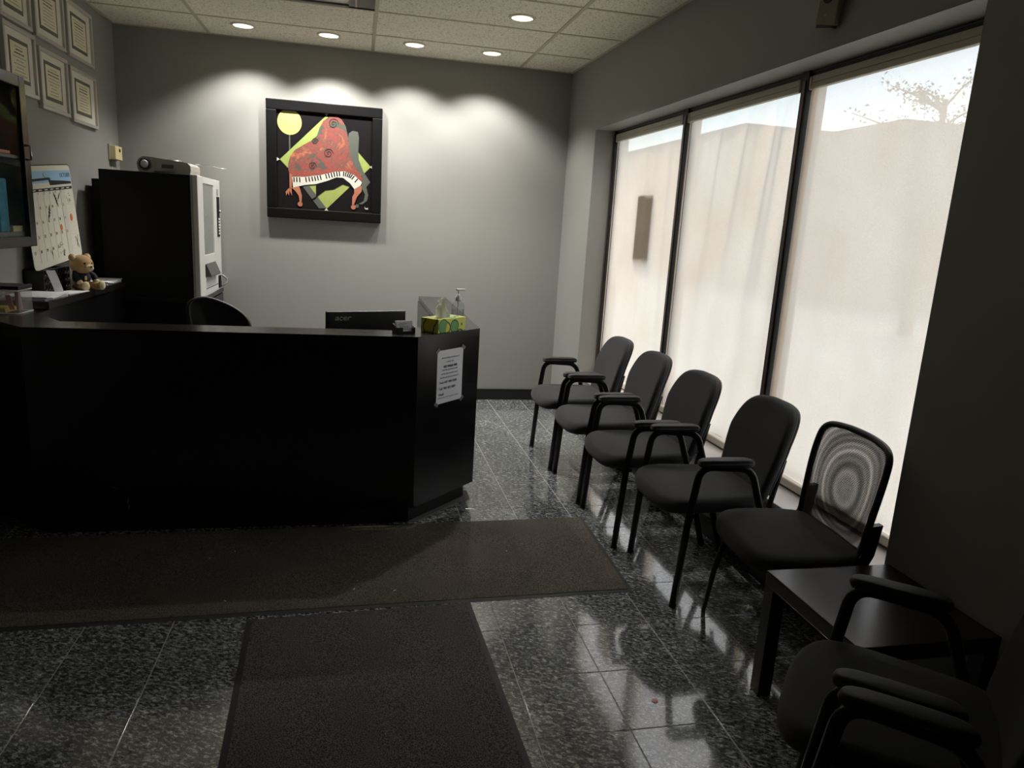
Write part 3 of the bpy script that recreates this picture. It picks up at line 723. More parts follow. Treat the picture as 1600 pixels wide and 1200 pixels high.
kt = [(.175, .328), (.233, .33), (.297, .336), (.361, .347), (.419, .36), (.477, .375), (.535, .392), (.593, .409), (.651, .421), (.701, .424), (.749, .416), (.793, .4), (.833, .371), (.866, .345)]
bk = []
kp_ = smooth_path([(u, v, 0) for u, v in kt], 2)
for i, p in enumerate(kp_[:-1]):
    if i % 7 == 3: continue
    d = (kp_[i+1]-p).normalized(); nn = Vector((d.y, -d.x, 0)); h = .05
    bk.append([(p.x-d.x*.006, p.y-d.y*.006), (p.x+d.x*.006, p.y+d.y*.006), (p.x+d.x*.006+nn.x*h, p.y+d.y*.006+nn.y*h), (p.x-d.x*.006+nn.x*h, p.y-d.y*.006+nn.y*h)])
art('black_keys', bk, 'p_black')
sp = []
for (u, v, r) in ((.587, .908, .06), (.536, .601, .055), (.368, .459, .045), (.395, .714, .038)):
    for turn in range(26):
        a0 = turn*.5; a1 = a0+.5; r0 = r*(1-turn/27); r1 = r*(1-(turn+1)/27)
        sp.append([(u+r0*math.cos(a0), v+r0*math.sin(a0)), (u+r1*math.cos(a1), v+r1*math.sin(a1)), (u+(r1-.006)*math.cos(a1), v+(r1-.006)*math.sin(a1)), (u+(r0-.006)*math.cos(a0), v+(r0-.006)*math.sin(a0))])
art('spirals', sp, 'p_dark')
art('white_tips', [[(.493, 1.0), (.532, 1.0), (.515, .98)], [(1.0, .507), (1.0, .473), (.979, .49)], [(.495, 0), (.536, 0), (.516, .024)], [(0, .521), (0, .482), (.03, .502)], [(.926, .068), (.941, .047), (.962, .056), (.967, .039), (.933, .039)]], 'p_white')

# ------------------------------------------------------------------ framed certificates on the left wall
CP = [(2.20, 2.575, 2.425, 'first of the upper row, counting from the wall cabinet'), (2.62, 3.055, 2.42, 'middle of the upper row'), (3.10, 3.55, 2.415, 'end of the upper row, nearest the back wall'),
      (2.21, 2.60, 2.075, 'first of the lower row, counting from the wall cabinet'), (2.64, 3.055, 2.04, 'middle of the lower row'), (3.10, 3.56, 2.025, 'end of the lower row, nearest the back wall')]
for k, (y0, y1, z0, lab) in enumerate(CP):
    z1 = z0+.335; e = empty('framed_certificate', (XL, (y0+y1)/2, z0), 0, 'silver-framed certificate, '+lab, 'certificate', 'framed certificates on the side wall')
    def rf(p, e=e): return Vector(p)-e.location
    f = .022
    for a, c in (((y0, z0), (y1, z0+f)), ((y0, z1-f), (y1, z1)), ((y0, z0+f), (y0+f, z1-f)), ((y1-f, z0+f), (y1, z1-f))):
        MB().bbox((XL+.001, a[0], a[1]), (XL+.024, c[0], c[1]), .003, rf).build('frame_side', 'cert_frame', e)
    MB().box((XL+.001, y0+f, z0+f), (XL+.010, y1-f, z1-f), rf).build('mount', 'cert_mat', e)
    w = y1-y0; MB().box((XL+.010, y0+.2*w, z0+.06), (XL+.0115, y1-.2*w, z1-.06), rf).build('border', 'cert_border', e)
    MB().box((XL+.0115, y0+.24*w, z0+.08), (XL+.0125, y1-.24*w, z1-.08), rf).build('paper', 'cert_paper', e)
    tx = MB(); rr = random.Random(k)
    for q in range(9):
        hw_ = w*(.10+.11*rr.random()); zz = z1-.10-q*.0175
        hgt = .006 if q in (1, 2) else .0025
        yy = (y0+y1)/2-hw_
        while yy < (y0+y1)/2+hw_:
            l = .008+.02*rr.random(); tx.box((XL+.0125, yy, zz), (XL+.013, min(yy+l, (y0+y1)/2+hw_), zz+hgt), rf); yy += l+.005
    tx.build('printed_lines', 'ink', e)

# thermostat box in the corner
th = empty('thermostat', (XL, 3.88, 1.90), 0, 'small cream thermostat box on the wall near the corner', 'thermostat')
MB().bbox((.001, -.085, -.055), (.012, .085, .055), .002).build('backplate', 'camera_body', th)
MB().bbox((.012, -.075, -.05), (.05, .075, .048), .004).build('cover', 'cream', th)
MB().bbox((.049, .0, .008), (.053, .03, .03), .001).build('dial_window', 'frame_black', th)
MB().box((.001, -.03, -.14), (.006, -.024, -.055)).build('cable', 'cream', th)

# ------------------------------------------------------------------ wall cabinet with glass door
wc = empty('wall_cabinet', (-2.17, 1.25, 1.32), 0, 'black wall cabinet with a glass door, hung on the side wall', 'cabinet')
def rw(p): return Vector(p)-Vector((-2.17, 1.25, 1.32))
cx0, cx1, cy0, cy1, cz0, cz1 = XL+.002, -2.0, .85, 1.60, 1.32, 2.05
MB().bbox((cx0, cy0, cz0), (cx1-.022, cy1, cz0+.04), .002, rw).build('bottom', 'black_lam', wc)
MB().bbox((cx0, cy0, cz1-.03), (cx1-.022, cy1, cz1), .002, rw).build('cabinet_top', 'black_lam', wc)
MB().bbox((cx0, cy1-.025, cz0+.04), (cx1-.022, cy1, cz1-.03), .002, rw).build('side', 'black_lam', wc)
MB().bbox((cx0, cy0, cz0+.04), (cx1-.022, cy0+.025, cz1-.03), .002, rw).build('side', 'black_lam', wc)
MB().bbox((cx0, cy0+.025, 1.70), (cx1-.03, cy1-.025, 1.715), .002, rw).build('shelf', 'vend_trim', wc)
MB().box((cx0+.002, cy1-.028, cz0+.04), (cx1-.024, cy1-.0252, cz1-.03), rw).build('side_lining', 'vend_trim', wc)
dr = MB(); 
dr.bbox((cx1-.02, cy1-.06, cz0), (cx1, cy1, cz1), .003, rw); dr.bbox((cx1-.02, cy0, cz0), (cx1, cy0+.06, cz1), .003, rw)
dr.bbox((cx1-.02, cy0+.06, cz0), (cx1, cy1-.06, cz0+.045), .003, rw); dr.bbox((cx1-.02, cy0+.06, cz1-.05), (cx1, cy1-.06, cz1), .003, rw)
dob = dr.build('door_frame', 'black_lam', wc)
MB().box((cx1-.012, cy0+.06, cz0+.045), (cx1-.008, cy1-.06, cz1-.05), rw).build('door_pane', 'glass', dob)
MB().tube([rw((cx1, cy1-.045, 1.70)), rw((cx1+.02, cy1-.045, 1.70)), rw((cx1+.02, cy1-.045, 1.76)), rw((cx1, cy1-.045, 1.76))], .005, 8).build('handle', 'chrome', dob)
# things inside it
o = MB().box((-2.30, 1.10, 1.3605), (-2.03, 1.565, 1.385)).build('paper_stack', 'vend_trim'); tag(o, 'grey stack of paper on the wall cabinet bottom', 'paper')
o = MB().bbox((-2.14, 1.455, 1.3855), (-2.035, 1.56, 1.41), .002).build('note_block', 'cream'); tag(o, 'cream note block lying inside the glass wall cabinet', 'note pad')
bx = MB(); bx.bbox((-2.17, 1.37, 1.3855), (-2.045, 1.45, 1.61), .003); o = bx.build('blue_box', 'blue_print'); tag(o, 'blue and white printed box inside the wall cabinet', 'box')
o = MB().bbox((-2.28, 1.2, 1.716), (-2.04, 1.5, 1.73), .002).build('magazine', 'pink'); tag(o, 'red and pink magazine on the wall cabinet shelf', 'magazine')

# ------------------------------------------------------------------ things on the side counter
def leaf_sheet(x0, y0, x1, y1, z, n, a, name, lab, m='white_paper'):
    e = empty(name, ((x0+x1)/2, (y0+y1)/2, z), 0, lab, 'papers')
    rr = random.Random(n); hx, hy = (x1-x0)/2, (y1-y0)/2
    for k in range(n):
        an = a+rr.uniform(-.09, .09); ox, oy = rr.uniform(-.008, .008), rr.uniform(-.012, .012); t = .005
        MB().box((-hx, -hy, k*t+.0003), (hx, hy, (k+1)*t-.0004), lambda p, an=an, ox=ox, oy=oy: Vector((ox+p.x*math.cos(an)-p.y*math.sin(an), oy+p.x*math.sin(an)+p.y*math.cos(an), p.z))).build('sheet', m, e)
    return e
leaf_sheet(-2.31, 1.93, -2.10, 2.21, ZR, 4, .03, 'paper_pile', 'thick pile of white papers beside the plastic box')
leaf_sheet(-2.2, 2.25, -2.1, 2.46, ZR, 1, -.1, 'loose_sheet', 'single white sheet in front of the teddy bear')
leaf_sheet(-2.29, 2.86, -2.10, 3.15, ZR, 4, .05, 'paper_stack', 'stack of white papers at the vending machine end of the counter')
sl_ = MB(); og = empty('desk_organizer', (-2.28, 2.43, ZR), 0, 'black plastic organizer basket under the calendar', 'organizer')
MB().bbox((-.05, -.19, 0), (.05, .19, .012), .003).build('base', 'plastic', og)
MB().bbox((-.05, -.19, .012), (-.042, .19, .13), .002).build('back', 'plastic', og)
for s in (-1, 1): MB().bbox((-.05, s*.186-.004, .012), (.05, s*.186+.004, .125), .002).build('end', 'plastic', og)
lat = MB()
for r_ in range(3):
    for q in range(8):
        cc = (-.165+q*.047, .032+r_*.04); pts = [(.047, cc[0]+.017*math.cos(2*PI*i/12), cc[1]+.018*math.sin(2*PI*i/12)) for i in range(12)]
        lat.tube(pts, .004, 6, closed=True)
for zz in (.012, .052, .092, .128): lat.bbox((.043, -.19, zz-.003), (.051, .19, zz+.003), .001)
lat.build('lattice_front', 'plastic', og)
ev = MB(); pth = [(0, .0), (-.012, .04), (-.03, .085), (-.05, .13)]
for i in range(3):
    (a, z), (a2, z2) = pth[i], pth[i+1]
    ev.add([(-2.19+a*.4, 2.27+a, ZR+.0015+z), (-2.16+a*.4, 2.31+a, ZR+.0015+z), (-2.16+a2*.4, 2.31+a2, ZR+.0015+z2), (-2.19+a2*.4, 2.27+a2, ZR+.0015+z2)] +
           [(-2.188+a*.4, 2.268+a, ZR+.0015+z), (-2.158+a*.4, 2.308+a, ZR+.0015+z), (-2.158+a2*.4, 2.308+a2, ZR+.0015+z2), (-2.188+a2*.4, 2.268+a2, ZR+.0015+z2)],
           [(0, 1, 2, 3), (7, 6, 5, 4), (0, 3, 7, 4), (1, 5, 6, 2), (0, 4, 5, 1), (3, 2, 6, 7)])
tag(ev.build('envelope', 'white_paper'), 'curled white envelope propped against the black organizer', 'envelope')

# calendar leaning on the wall above the organizer
cal = empty('wall_calendar', (-2.28, 2.62, 1.16), 0, 'large month calendar with blue header leaning on the side wall', 'calendar')
BRc, BLc, TRc = Vector((-2.275, 2.975, 1.198)), Vector((-2.275, 2.26, 1.142)), Vector((-2.322, 2.985, 1.752))
eu = (BRc-BLc); ew = (TRc-BRc); en = eu.cross(ew).normalized()
if en.x < 0: en = -en
def rcal(u, v, d=0): return BLc+eu*u+ew*v+en*d-cal.location
def calpoly(name, polys, m, d, th=.0006):
    mb = MB()
    for poly in polys:
        n = len(poly); mb.add([rcal(u, v, d) for u, v in poly]+[rcal(u, v, d+th) for u, v in poly], [tuple(range(n)), tuple(range(2*n-1, n-1, -1))]+[(i, n+i, n+(i+1) % n, (i+1) % n) for i in range(n)])
    return mb.build(name, m, cal)
rr_ = rrect(1, 1, .05, 5, .5, .5)
calpoly('backing', [[(.5+(u-.5)*1.012, .5+(v-.5)*1.016) for u, v in rr_]], 'frame_black', -.004, .003)
calpoly('page', [rr_], 'cal_paper', -.001, .001)
calpoly('header', [[(.02, .83), (.985, .83), (.985, .945), (.02, .95)]], 'cal_blue', .0002)
calpoly('header_lower_band', [[(.56, .80), (.985, .80), (.985, .825), (.80, .838), (.56, .85)], [(.02, .87), (.54, .88), (.56, .85), (.56, .80), (.53, .80), (.51, .855), (.02, .845)]], 'ink_dark', .0006)
calpoly('weekday_strip', [[(.02, .745), (.985, .745), (.985, .775), (.02, .775)]], 'ink_dark', .0006)
calpoly('weekday_names', [[(.06+k*.115, .755), (.12+k*.115, .755), (.12+k*.115, .765), (.06+k*.115, .765)] for k in range(8)], 'cal_paper', .0012)
calpoly('printed_grey_column', [[(.72, .06), (.81, .06), (.81, .74), (.72, .74)]], 'cal_shade', .0004)
gl = []
for r_ in range(1, 5): gl.append([(.02, .745-r_*.14), (.72, .745-r_*.14), (.72, .747-r_*.14), (.02, .747-r_*.14)])
for q in range(1, 7): gl.append([(.02+q*.115, .06), (.0215+q*.115, .06), (.0215+q*.115, .745), (.02+q*.115, .745)])
for q in range(16): gl.append([(.84, .70-q*.04), (.97, .70-q*.04), (.97, .7015-q*.04), (.84, .7015-q*.04)])
calpoly('ruled_lines', gl, 'cal_shade', .0006)
num = MB(); day = 1
def cx_(u, v): return lambda p: rcal(u, v, .001)+eu.normalized()*p.x+ew.normalized()*p.y+en*p.z
for r_ in range(5):
    for q in range(7):
        if day > 31 or (r_ == 0 and q < 2): continue
        add_text(num, str(day), .022, cx_(.035+q*.115, .715-r_*.14)); day += 1
num.build('day_numbers', 'ink', cal)
tt = MB(); add_text(tt, 'OCTOBER', .034, cx_(.76, .875)); tt.build('month_name', 'ink_dark', cal)
def bat(u, v, s, a): return [(u+s*(x*math.cos(a)-y*math.sin(a)), v+s*(x*math.sin(a)+y*math.cos(a))) for x, y in ((-1, 0), (-.5, .18), (-.12, .1), (0, .22), (.12, .1), (.5, .18), (1, 0), (.55, -.05), (.35, -.2), (.15, -.08), (0, -.25), (-.15, -.08), (-.35, -.2), (-.55, -.05))]
for bt in (bat(.60, .66, .08, 2.0), bat(.67, .68, .05, .9), bat(.43, .53, .09, 1.2)): calpoly('bat_print', [bt], 'ink_dark', .0008)
for pk_ in (circ(.63, .36, .022, 16, .032), circ(.875, .44, .026, 16, .04)): calpoly('pumpkin_print', [pk_], 'pumpkin', .0008)
sk = []
for (u, v, n_, s) in ((.88, .62, 8, .03), (.60, .1, 9, .03), (.56, .17, 7, .025), (.36, .14, 6, .02), (.42, .90, 4, .015)):
    r2 = random.Random(n_)
    for q in range(n_):
        c = (u+r2.gauss(0, s), v+r2.gauss(0, s)); a = r2.random()*PI; l = .014
        sk.append([(c[0]-l*math.cos(a), c[1]-l*math.sin(a)), (c[0]+l*math.cos(a), c[1]+l*math.sin(a)), (c[0]+l*math.cos(a)+.003, c[1]+l*math.sin(a)+.005), (c[0]-l*math.cos(a)+.003, c[1]-l*math.sin(a)+.005)])
sk += [[(.90, .23), (.905, .23), (.96, .10), (.955, .10)], [(.955, .24), (.96, .24), (.92, .12), (.915, .12)]]
calpoly('doodles', sk, 'ink', .001)

# teddy bear
bear = empty('teddy_bear', (-2.15, 2.56, ZR), math.radians(-30), 'tan teddy bear in a navy shirt sitting on the wall counter', 'teddy bear')
# local +x is where the bear looks
MB().ball((0, 0, .075), (.052, .056, .07), 18, 12).ball((-.01, 0, .02), (.055, .06, .022), 16, 8).build('body', 'fur', bear)
shirt = MB(); shirt.ball((.001, 0, .085), (.056, .061, .058), 20, 12); shirt.build('shirt', 'navy', bear)
MB().bbox((.052, -.022, .07), (.058, -.004, .1), .003).build('crest', 'gold', bear)
hd = MB(); hd.ball((.008, 0, .178), (.072, .078, .07), 22, 14); hd.build('head', 'fur', bear)
for s in (-1, 1):
    MB().ball((-.005, s*.062, .228), (.018, .027, .027), 14, 8).build('ear', 'fur', bear)
    MB().ball((.008, s*.062, .228), (.010, .017, .017), 12, 8).build('ear_lining', 'fur_light', bear)
    MB().ball((.072, s*.03, .19), (.006, .007, .008), 10, 6).build('eye', 'eye', bear)
    MB().tube(smooth_path([(.0, s*.045, .125), (.03, s*.074, .095), (.055, s*.07, .065)], 5), [.02]*4+[.021]*4+[.022]*3, 12).build('sleeve', 'navy', bear)
    MB().ball((.06, s*.07, .058), (.022, .021, .021), 12, 8).build('paw', 'fur_light', bear)
    MB().tube(smooth_path([(.01, s*.035, .028), (.06, s*.055, .028), (.105, s*.065, .03)], 5), [.026]*5+[.027]*6, 12).build('leg', 'fur', bear)
    MB().ball((.112, s*.067, .034), (.018, .029, .034), 14, 9).build('foot', 'fur_light', bear)
MB().ball((.075, 0, .158), (.028, .034, .026), 16, 10).build('muzzle', 'fur_light', bear)
MB().ball((.102, 0, .168), (.006, .009, .007), 10, 6).build('nose', 'eye', bear)

bear.scale = (.82, .82, .82)
# clear plastic box on the counter corner
pb = empty('plastic_box', (-2.235, 1.775, ZT), 0, 'clear plastic box with black lid and pink and yellow slips inside', 'box')
w_ = MB(); w_.box((-.095, -.075, 0), (.095, .075, .004)); w_.box((-.095, -.075, 0), (.095, -.072, .115)); w_.box((-.095, .072, 0), (.095, .075, .115)); w_.box((-.095, -.072, 0), (-.092, .072, .115)); w_.box((.092, -.072, 0), (.095, .072, .115))
w_.build('tray', 'frosted', pb)
MB().bbox((-.1, -.08, .116), (.1, .08, .134), .006).build('lid', 'plastic', pb)
rim = MB().tube([(x, y, .112) for x, y in ((-.095, -.076), (.095, -.076), (.095, .076), (-.095, .076))], .003, 6, closed=True).build('rim', 'white_plastic', pb)
MB().tube([(x, y, .003) for x, y in ((-.095, -.076), (.095, -.076), (.095, .076), (-.095, .076))], .003, 6, closed=True).build('foot_rim', 'white_plastic', pb)
for k, (x, a, m, h) in enumerate(((-.05, .05, 'pink', .085), (-.02, .0, 'pink', .08), (.04, .35, 'pink', .075), (.065, .12, 'pink', .09))):
    MB().box((-.012, -.004, 0), (.012, .004, h), lambda p, x=x, a=a, k=k: Vector((x+p.x*math.cos(a)-p.z*math.sin(a)*.6, -.055+k*.02+p.y, .012+p.z*math.cos(a)+abs(p.x)*.2))).build('pink_slip', m, pb)
MB().box((-.085, -.065, .0045), (.03, .06, .024)).build('yellow_pad', 'yellow', pb)

# ------------------------------------------------------------------ things on the front counter
# tissue box
an = math.radians(45)
tbx = empty('tissue_box', (-.112, 1.557, ZT), an, 'green and yellow patterned tissue box with a tissue sticking out', 'tissue box')
MB().bbox((-.115, -.057, 0), (.115, .057, .072), .003).build('carton', 'tissue_print', tbx)
tl = []; n = 22
tm = MB(); prev = None
rows_ = []
for j, (z, w, tw) in enumerate(((.060, .05, 0), (.085, .045, .2), (.11, .042, .5), (.135, .036, .8), (.158, .022, 1.0))):
    row = []
    for i in range(n):
        t = i/(n-1)*2-1; row.append(Vector((t*w-.01*j*.6, .012*math.sin(t*6+j*.9)+.006*math.sin(t*15), z+(.016*math.sin(t*3.2+.8) if j == 4 else 0))))
    rows_.append(row)
vs = [p for r_ in rows_ for p in r_]; fs = [(j*n+i, j*n+i+1, (j+1)*n+i+1, (j+1)*n+i) for j in range(4) for i in range(n-1)]
m1 = MB().add(vs, fs, True); m1.add([p+Vector((0, .006, 0)) for p in vs], fs, True); m1.build('tissue', 'tissue', tbx)
MB().prism(circ(0, 0, .05, 24, .02), .0722, .0726).build('slot', 'white_plastic', tbx)
# sanitizer
sz = empty('sanitizer_bottle', (.012, 1.93, ZT), .4, 'clear pump bottle of hand sanitizer behind the tissue box', 'bottle')
MB().lathe([(0, 0), (.033, .001), (.036, .006), (.036, .085), (.03, .105), (.014, .118), (.014, .122)], 24).build('bottle', 'clear_plastic', sz)
MB().lathe([(0, .004), (.031, .004), (.033, .010), (.033, .07), (0, .07)], 24).build('gel', 'clear_plastic', sz)
MB().lathe([(.0, .118), (.0165, .118), (.0165, .142), (.009, .144), (.009, .152), (.006, .152), (.006, .178), (0, .178)], 20).build('pump_collar', 'white_plastic', sz)
MB().bbox((-.014, -.009, .177), (.042, .009, .188), .004).build('pump_head', 'white_plastic', sz)
MB().tube([(0, 0, .01), (0, 0, .118)], .003, 8).build('dip_tube', 'white_plastic', sz)
# business-card holder
ch_ = empty('card_holder', (-.325, 1.44, ZT), math.radians(18), 'small black holder with a stack of white cards', 'card holder')
hb = MB(); hb.bbox((-.05, -.03, 0), (.05, .03, .006), .002); hb.bbox((-.05, .024, 0), (.05, .03, .02), .002)
hb.prism([(-.03, 0), (.03, 0), (.03, .045), (.022, .045), (-.03, .03)], -.05, -.045, lambda p: Vector((p.z, p.x, p.y))); hb.prism([(-.03, 0), (.03, 0), (.03, .045), (.022, .045), (-.03, .03)], .045, .05, lambda p: Vector((p.z, p.x, p.y)))
hb.bbox((-.05, -.03, .004), (-.015, -.026, .03), .001); hb.bbox((.03, -.03, .004), (.05, -.026, .03), .001); hb.bbox((-.05, -.03, .004), (.05, -.026, .012), .001)
hb.build('tray', 'plastic', ch_)
for k in range(5):
    MB().box((-.043, -.0008, 0), (.043, .0004, .052), lambda p, k=k: Vector((p.x, -.018+k*.0045+p.z*.28+p.y, .008+p.z))).build('card', 'white_paper', ch_)
pr = MB(); rr2 = random.Random(5)
for q in range(5):
    x = -.036+.01*rr2.random(); pr.box((0, 0, 0), (.02+.03*rr2.random(), .0003, .0018), lambda p, q=q, x=x: Vector((x+p.x, -.0193+(.012+q*.007+p.z)*.28-p.y, .02+q*.007+p.z)))
pr.build('card_print', 'ink', ch_)
pk = empty('pink_clip', (-.205, 1.655, ZT), .3, 'tiny pink clip beside the tissue box', 'clip')
MB().bbox((-.016, -.008, 0), (.016, .008, .012), .004).build('grip', 'hot_pink', pk); MB().tube([(.016, 0, .006), (.03, 0, .012), (.045, 0, .006)], .002, 6).build('wire', 'white_plastic', pk)
# notice taped on the angled end panel
nt_o = empty('paper_notice', (0, 0, 0), 0, 'white printed notice taped to the angled end of the reception desk', 'notice')
ex = Vector((.7071, .7071, 0)); enn = Vector((.7071, -.7071, 0)); org = Vector((Bp[0], Bp[1], 0))
nt_o.location = org+ex*.262+Vector((0, 0, .617))
def rn(s, z, d): return org+ex*s+enn*d+Vector((0, 0, z))-nt_o.location
nv = []; nf = []
for j in range(9):
    for i in range(7):
        s, z = .154+.216*i/6, .617+.281*j/8; nv.append(rn(s, z, .0012+.0006*math.sin(i*1.3+j*.7)))
for j in range(8):
    for i in range(6): nf.append((j*7+i, j*7+i+1, j*7+i+8, j*7+i+7))
MB().add(nv, nf, True).build('sheet', 'white_paper', nt_o)
ink1 = MB(); ink2 = MB()
def nx(s, z): return lambda p: rn(s+p.x, z+p.y, .0028+p.z)
add_text(ink2, 'NO WALK INS', .0175, nx(.262, .805), 'CENTER', bold=.0004)
add_text(ink1, 'Text: 647 404 1550', .0185, nx(.172, .722))
add_text(ink1, 'Call: 905 457 5001', .0185, nx(.172, .690))
add_text(ink1, 'Email:', .0185, nx(.172, .660))
rr3 = random.Random(11)
def blurline(z, s0, s1, h):
    s = s0
    while s < s1:
        l = .006+.018*rr3.random(); e_ = min(s+l, s1); x = s
        while x < e_:
            hh = h*(.5+.5*rr3.random()); v = [rn(x, z, .0028), rn(min(x+.002, e_), z, .0028), rn(min(x+.002, e_), z+hh, .0028), rn(x, z+hh, .0028)]; ink1.add(v, [(0, 1, 2, 3)]); x += .003
        s = e_+.004
for z, s0, s1, h in ((.853, .19, .335, .008), (.832, .23, .292, .008), (.790, .195, .325, .007), (.770, .188, .33, .007), (.750, .180, .335, .007), (.645, .165, .34, .006)): blurline(z, s0, s1, h)
ink1.build('printed_lines', 'ink', nt_o); ink2.build('heading', 'ink_dark', nt_o)
for s, z, a in ((.154, .898, .7), (.37, .898, -.5), (.37, .619, .6), (.154, .617, -.5)):
    MB().box((-.016, -.009, 0), (.016, .009, .0006), lambda p, s=s, z=z, a=a: rn(s+p.x*math.cos(a)-p.y*math.sin(a), z+p.x*math.sin(a)+p.y*math.cos(a), .003+p.z)).build('tape', 'tape', nt_o)

# monitor behind the counter
mo = empty('computer_monitor', (-.501, 1.84, .74), math.radians(20.5), 'black computer monitor seen from behind over the counter', 'monitor')
MB().bbox((-.227, -.012, .045), (.227, .02, .300), .006).build('housing', 'monitor', mo)
MB().bbox((-.08, -.035, .08), (.08, -.010, .2), .01).build('rear_bulge', 'monitor', mo)
MB().bbox((-.217, .02, .055), (.217, .022, .29), .001).build('screen', 'lens', mo)
MB().bbox((-.03, -.03, .008), (.03, -.012, .1), .004).build('neck', 'monitor', mo)
MB().bbox((-.1, -.08, 0), (.1, .08, .01), .004).build('base', 'monitor', mo)
lg = MB(); add_text(lg, 'acer', .050, lambda p: Vector((-.185+p.x, -.0125-p.z, .2525+p.y*.85)), shear=.25, bold=.0006); lg.build('logo', 'logo', mo)

# office chair behind the desk
oc = empty('office_chair', (-1.36, 2.44, 0), 0, 'black mesh-backed office chair pushed behind the reception desk', 'office chair')
pp = [(-.15, -.0, .60), (-.165, 0, .80), (-.182, .01, .93), (-.165, .03, .985), (-.10, .05, 1.003), (-.02, .055, .985), (.07, .05, .945), (.135, .035, .895), (.165, .02, .83), (.17, .0, .72), (.155, 0, .60)]
path = smooth_path(pp, 5)
MB().tube(path, .014, 10).build('back_frame', 'plastic', oc)
c_ = Vector((-.02, .04, .75)); nb_ = len(path); vs = [c_]+[p for p in path]
MB().add(vs+[v+Vector((0, -.004, 0)) for v in vs], [(0, i, i+1) for i in range(1, nb_)]+[(nb_+1, nb_+2+i, nb_+1+i) for i in range(1, nb_)]).build('back_mesh', 'seat_fabric', oc)
MB().tube([(0, .03, .62), (0, .05, .5), (0, -.0, .42), (0, -.1, .41)], .02, 8).build('back_stem', 'plastic', oc)
MB().pad(rrect(.48, .46, .12), .07, .03, lambda p: Vector((p.x, p.y-.2, .455+p.z))).build('seat', 'seat_fabric', oc)
MB().tube([(0, -.2, .42), (0, -.2, .1)], .025, 12).build('gas_column', 'plastic', oc)
for k in range(5):
    a = 2*PI*k/5; MB().tube([(0, -.2, .1), (.28*math.cos(a), -.2+.28*math.sin(a), .07)], [.022, .014], 8).build('base_arm', 'plastic', oc)
    MB().lathe([(0, -.012), (.026, -.012), (.03, 0), (.026, .012), (0, .012)], 12, lambda p, a=a: Vector((.28*math.cos(a)+p.x, -.2+.28*math.sin(a)+p.z, .03+p.y))).build('caster', 'plastic', oc)
for s in (-1, 1):
    MB().tube(fillet([(s*.2, -.2, .43), (s*.27, -.2, .44), (s*.27, -.2, .62)], .04), .012, 8).build('arm_post', 'plastic', oc); MB().bbox((s*.27-.03, -.32, .62), (s*.27+.03, -.08, .645), .01).build('arm_pad', 'pad', oc)

# ------------------------------------------------------------------ visitor armchairs
def make_armchair():
    """faces local +x, origin on the floor between the arms"""
    r = empty('armchair', (0, 0, 0))
    for s in (-1, 1):
        y = .258*s
        path = fillet([(.24, y, 0.0), (.213, y, .40), (.185, y, .622), (-.045, y, .612), (-.115, y, .40), (-.235, y, 0.0)], .06, 7)
        MB().tube(path, .0115, 12, rx=.0165).build('side_frame', 'tube', r)
        ap = [(.185, .0), (.17, .022), (.08, .028), (-.03, .025), (-.062, .012), (-.066, 0), (-.062, -.012), (-.03, -.025), (.08, -.028), (.17, -.022)]
        ap = [(p.x, p.y) for p in smooth_path([(u, v, 0) for u, v in ap+[ap[0]]], 3)[:-1]]
        MB().pad([(u+.015, v) for u, v in ap], .03, .015, lambda p, y=y: Vector((p.x, y+p.y, .640+p.z-.9*max(0, p.x-.15)**1.5*.35-.6*max(0, -.02-p.x)*.25)), dome=.004).build('arm_pad', 'pad', r)
        MB().tube([(.24, y, 0), (.2395, y, .012)], .0165, 12).build('foot_cap', 'plastic', r); MB().tube([(-.235, y, 0), (-.232, y, .012)], .0165, 12).build('foot_cap', 'plastic', r)
        MB().box((-.19, s*.17-.014, .40), (-.182, s*.17+.014, .62), lambda p: Vector((p.x-.02-.2*(p.z-.42), p.y, p.z))).build('back_bracket', 'tube', r)
    for x, z in ((.19, .405), (-.105, .415)): MB().tube([(x, -.258, z), (x, .258, z)], .010, 8).build('cross_bar', 'tube', r)
    # seat cushion, wider at the front
    so = [(.308, 0), (.305, .10), (.288, .18), (.248, .230), (.17, .244), (.05, .238), (-.08, .222), (-.15, .20), (-.185, .15), (-.19, .0)]
    so = so+[(x, -y) for x, y in so[-2:0:-1]]
    so = [(p.x, p.y) for p in smooth_path([(u, v, 0) for u, v in so+[so[0]]], 3)[:-1]]
    def sx(p):
        return Vector((p.x, p.y, .437+p.z-1.5*max(0, p.x-.17)**2*.9+.02*max(0, -p.x)))
    MB().pad(so, .068, .032, sx, dome=.010).build('seat', 'fabric', r)
    # back cushion
    bo = [(-.165, .0), (-.195, .03), (-.212, .12), (-.222, .22), (-.214, .30), (-.19, .365), (-.145, .402), (-.07, .416), (0, .418)]
    bo = bo+[(-x, z) for x, z in bo[-2::-1]]
    bo = [(p.x, p.y) for p in smooth_path([(u, v, 0) for u, v in bo+[bo[0]]], 3)[:-1]]
    def bx_(p):
        cur = .55*p.x*p.x                 # concave across
        lean = -.175-.235*p.y-.12*max(0, p.y-.25)
        return Vector((lean+p.z+cur, p.x, .445+p.y*.965))
    MB().pad(bo, .052, .026, bx_, dome=.006).build('backrest', 'fabric', r)
    sh = [(x*.93, z*.95+.012) for x, z in bo]
    MB().pad(sh, .016, .008, lambda p: bx_(Vector((p.x, p.y, p.z-.030)))).build('back_shell', 'plastic', r)
    return r
chair0 = make_armchair(); used = False
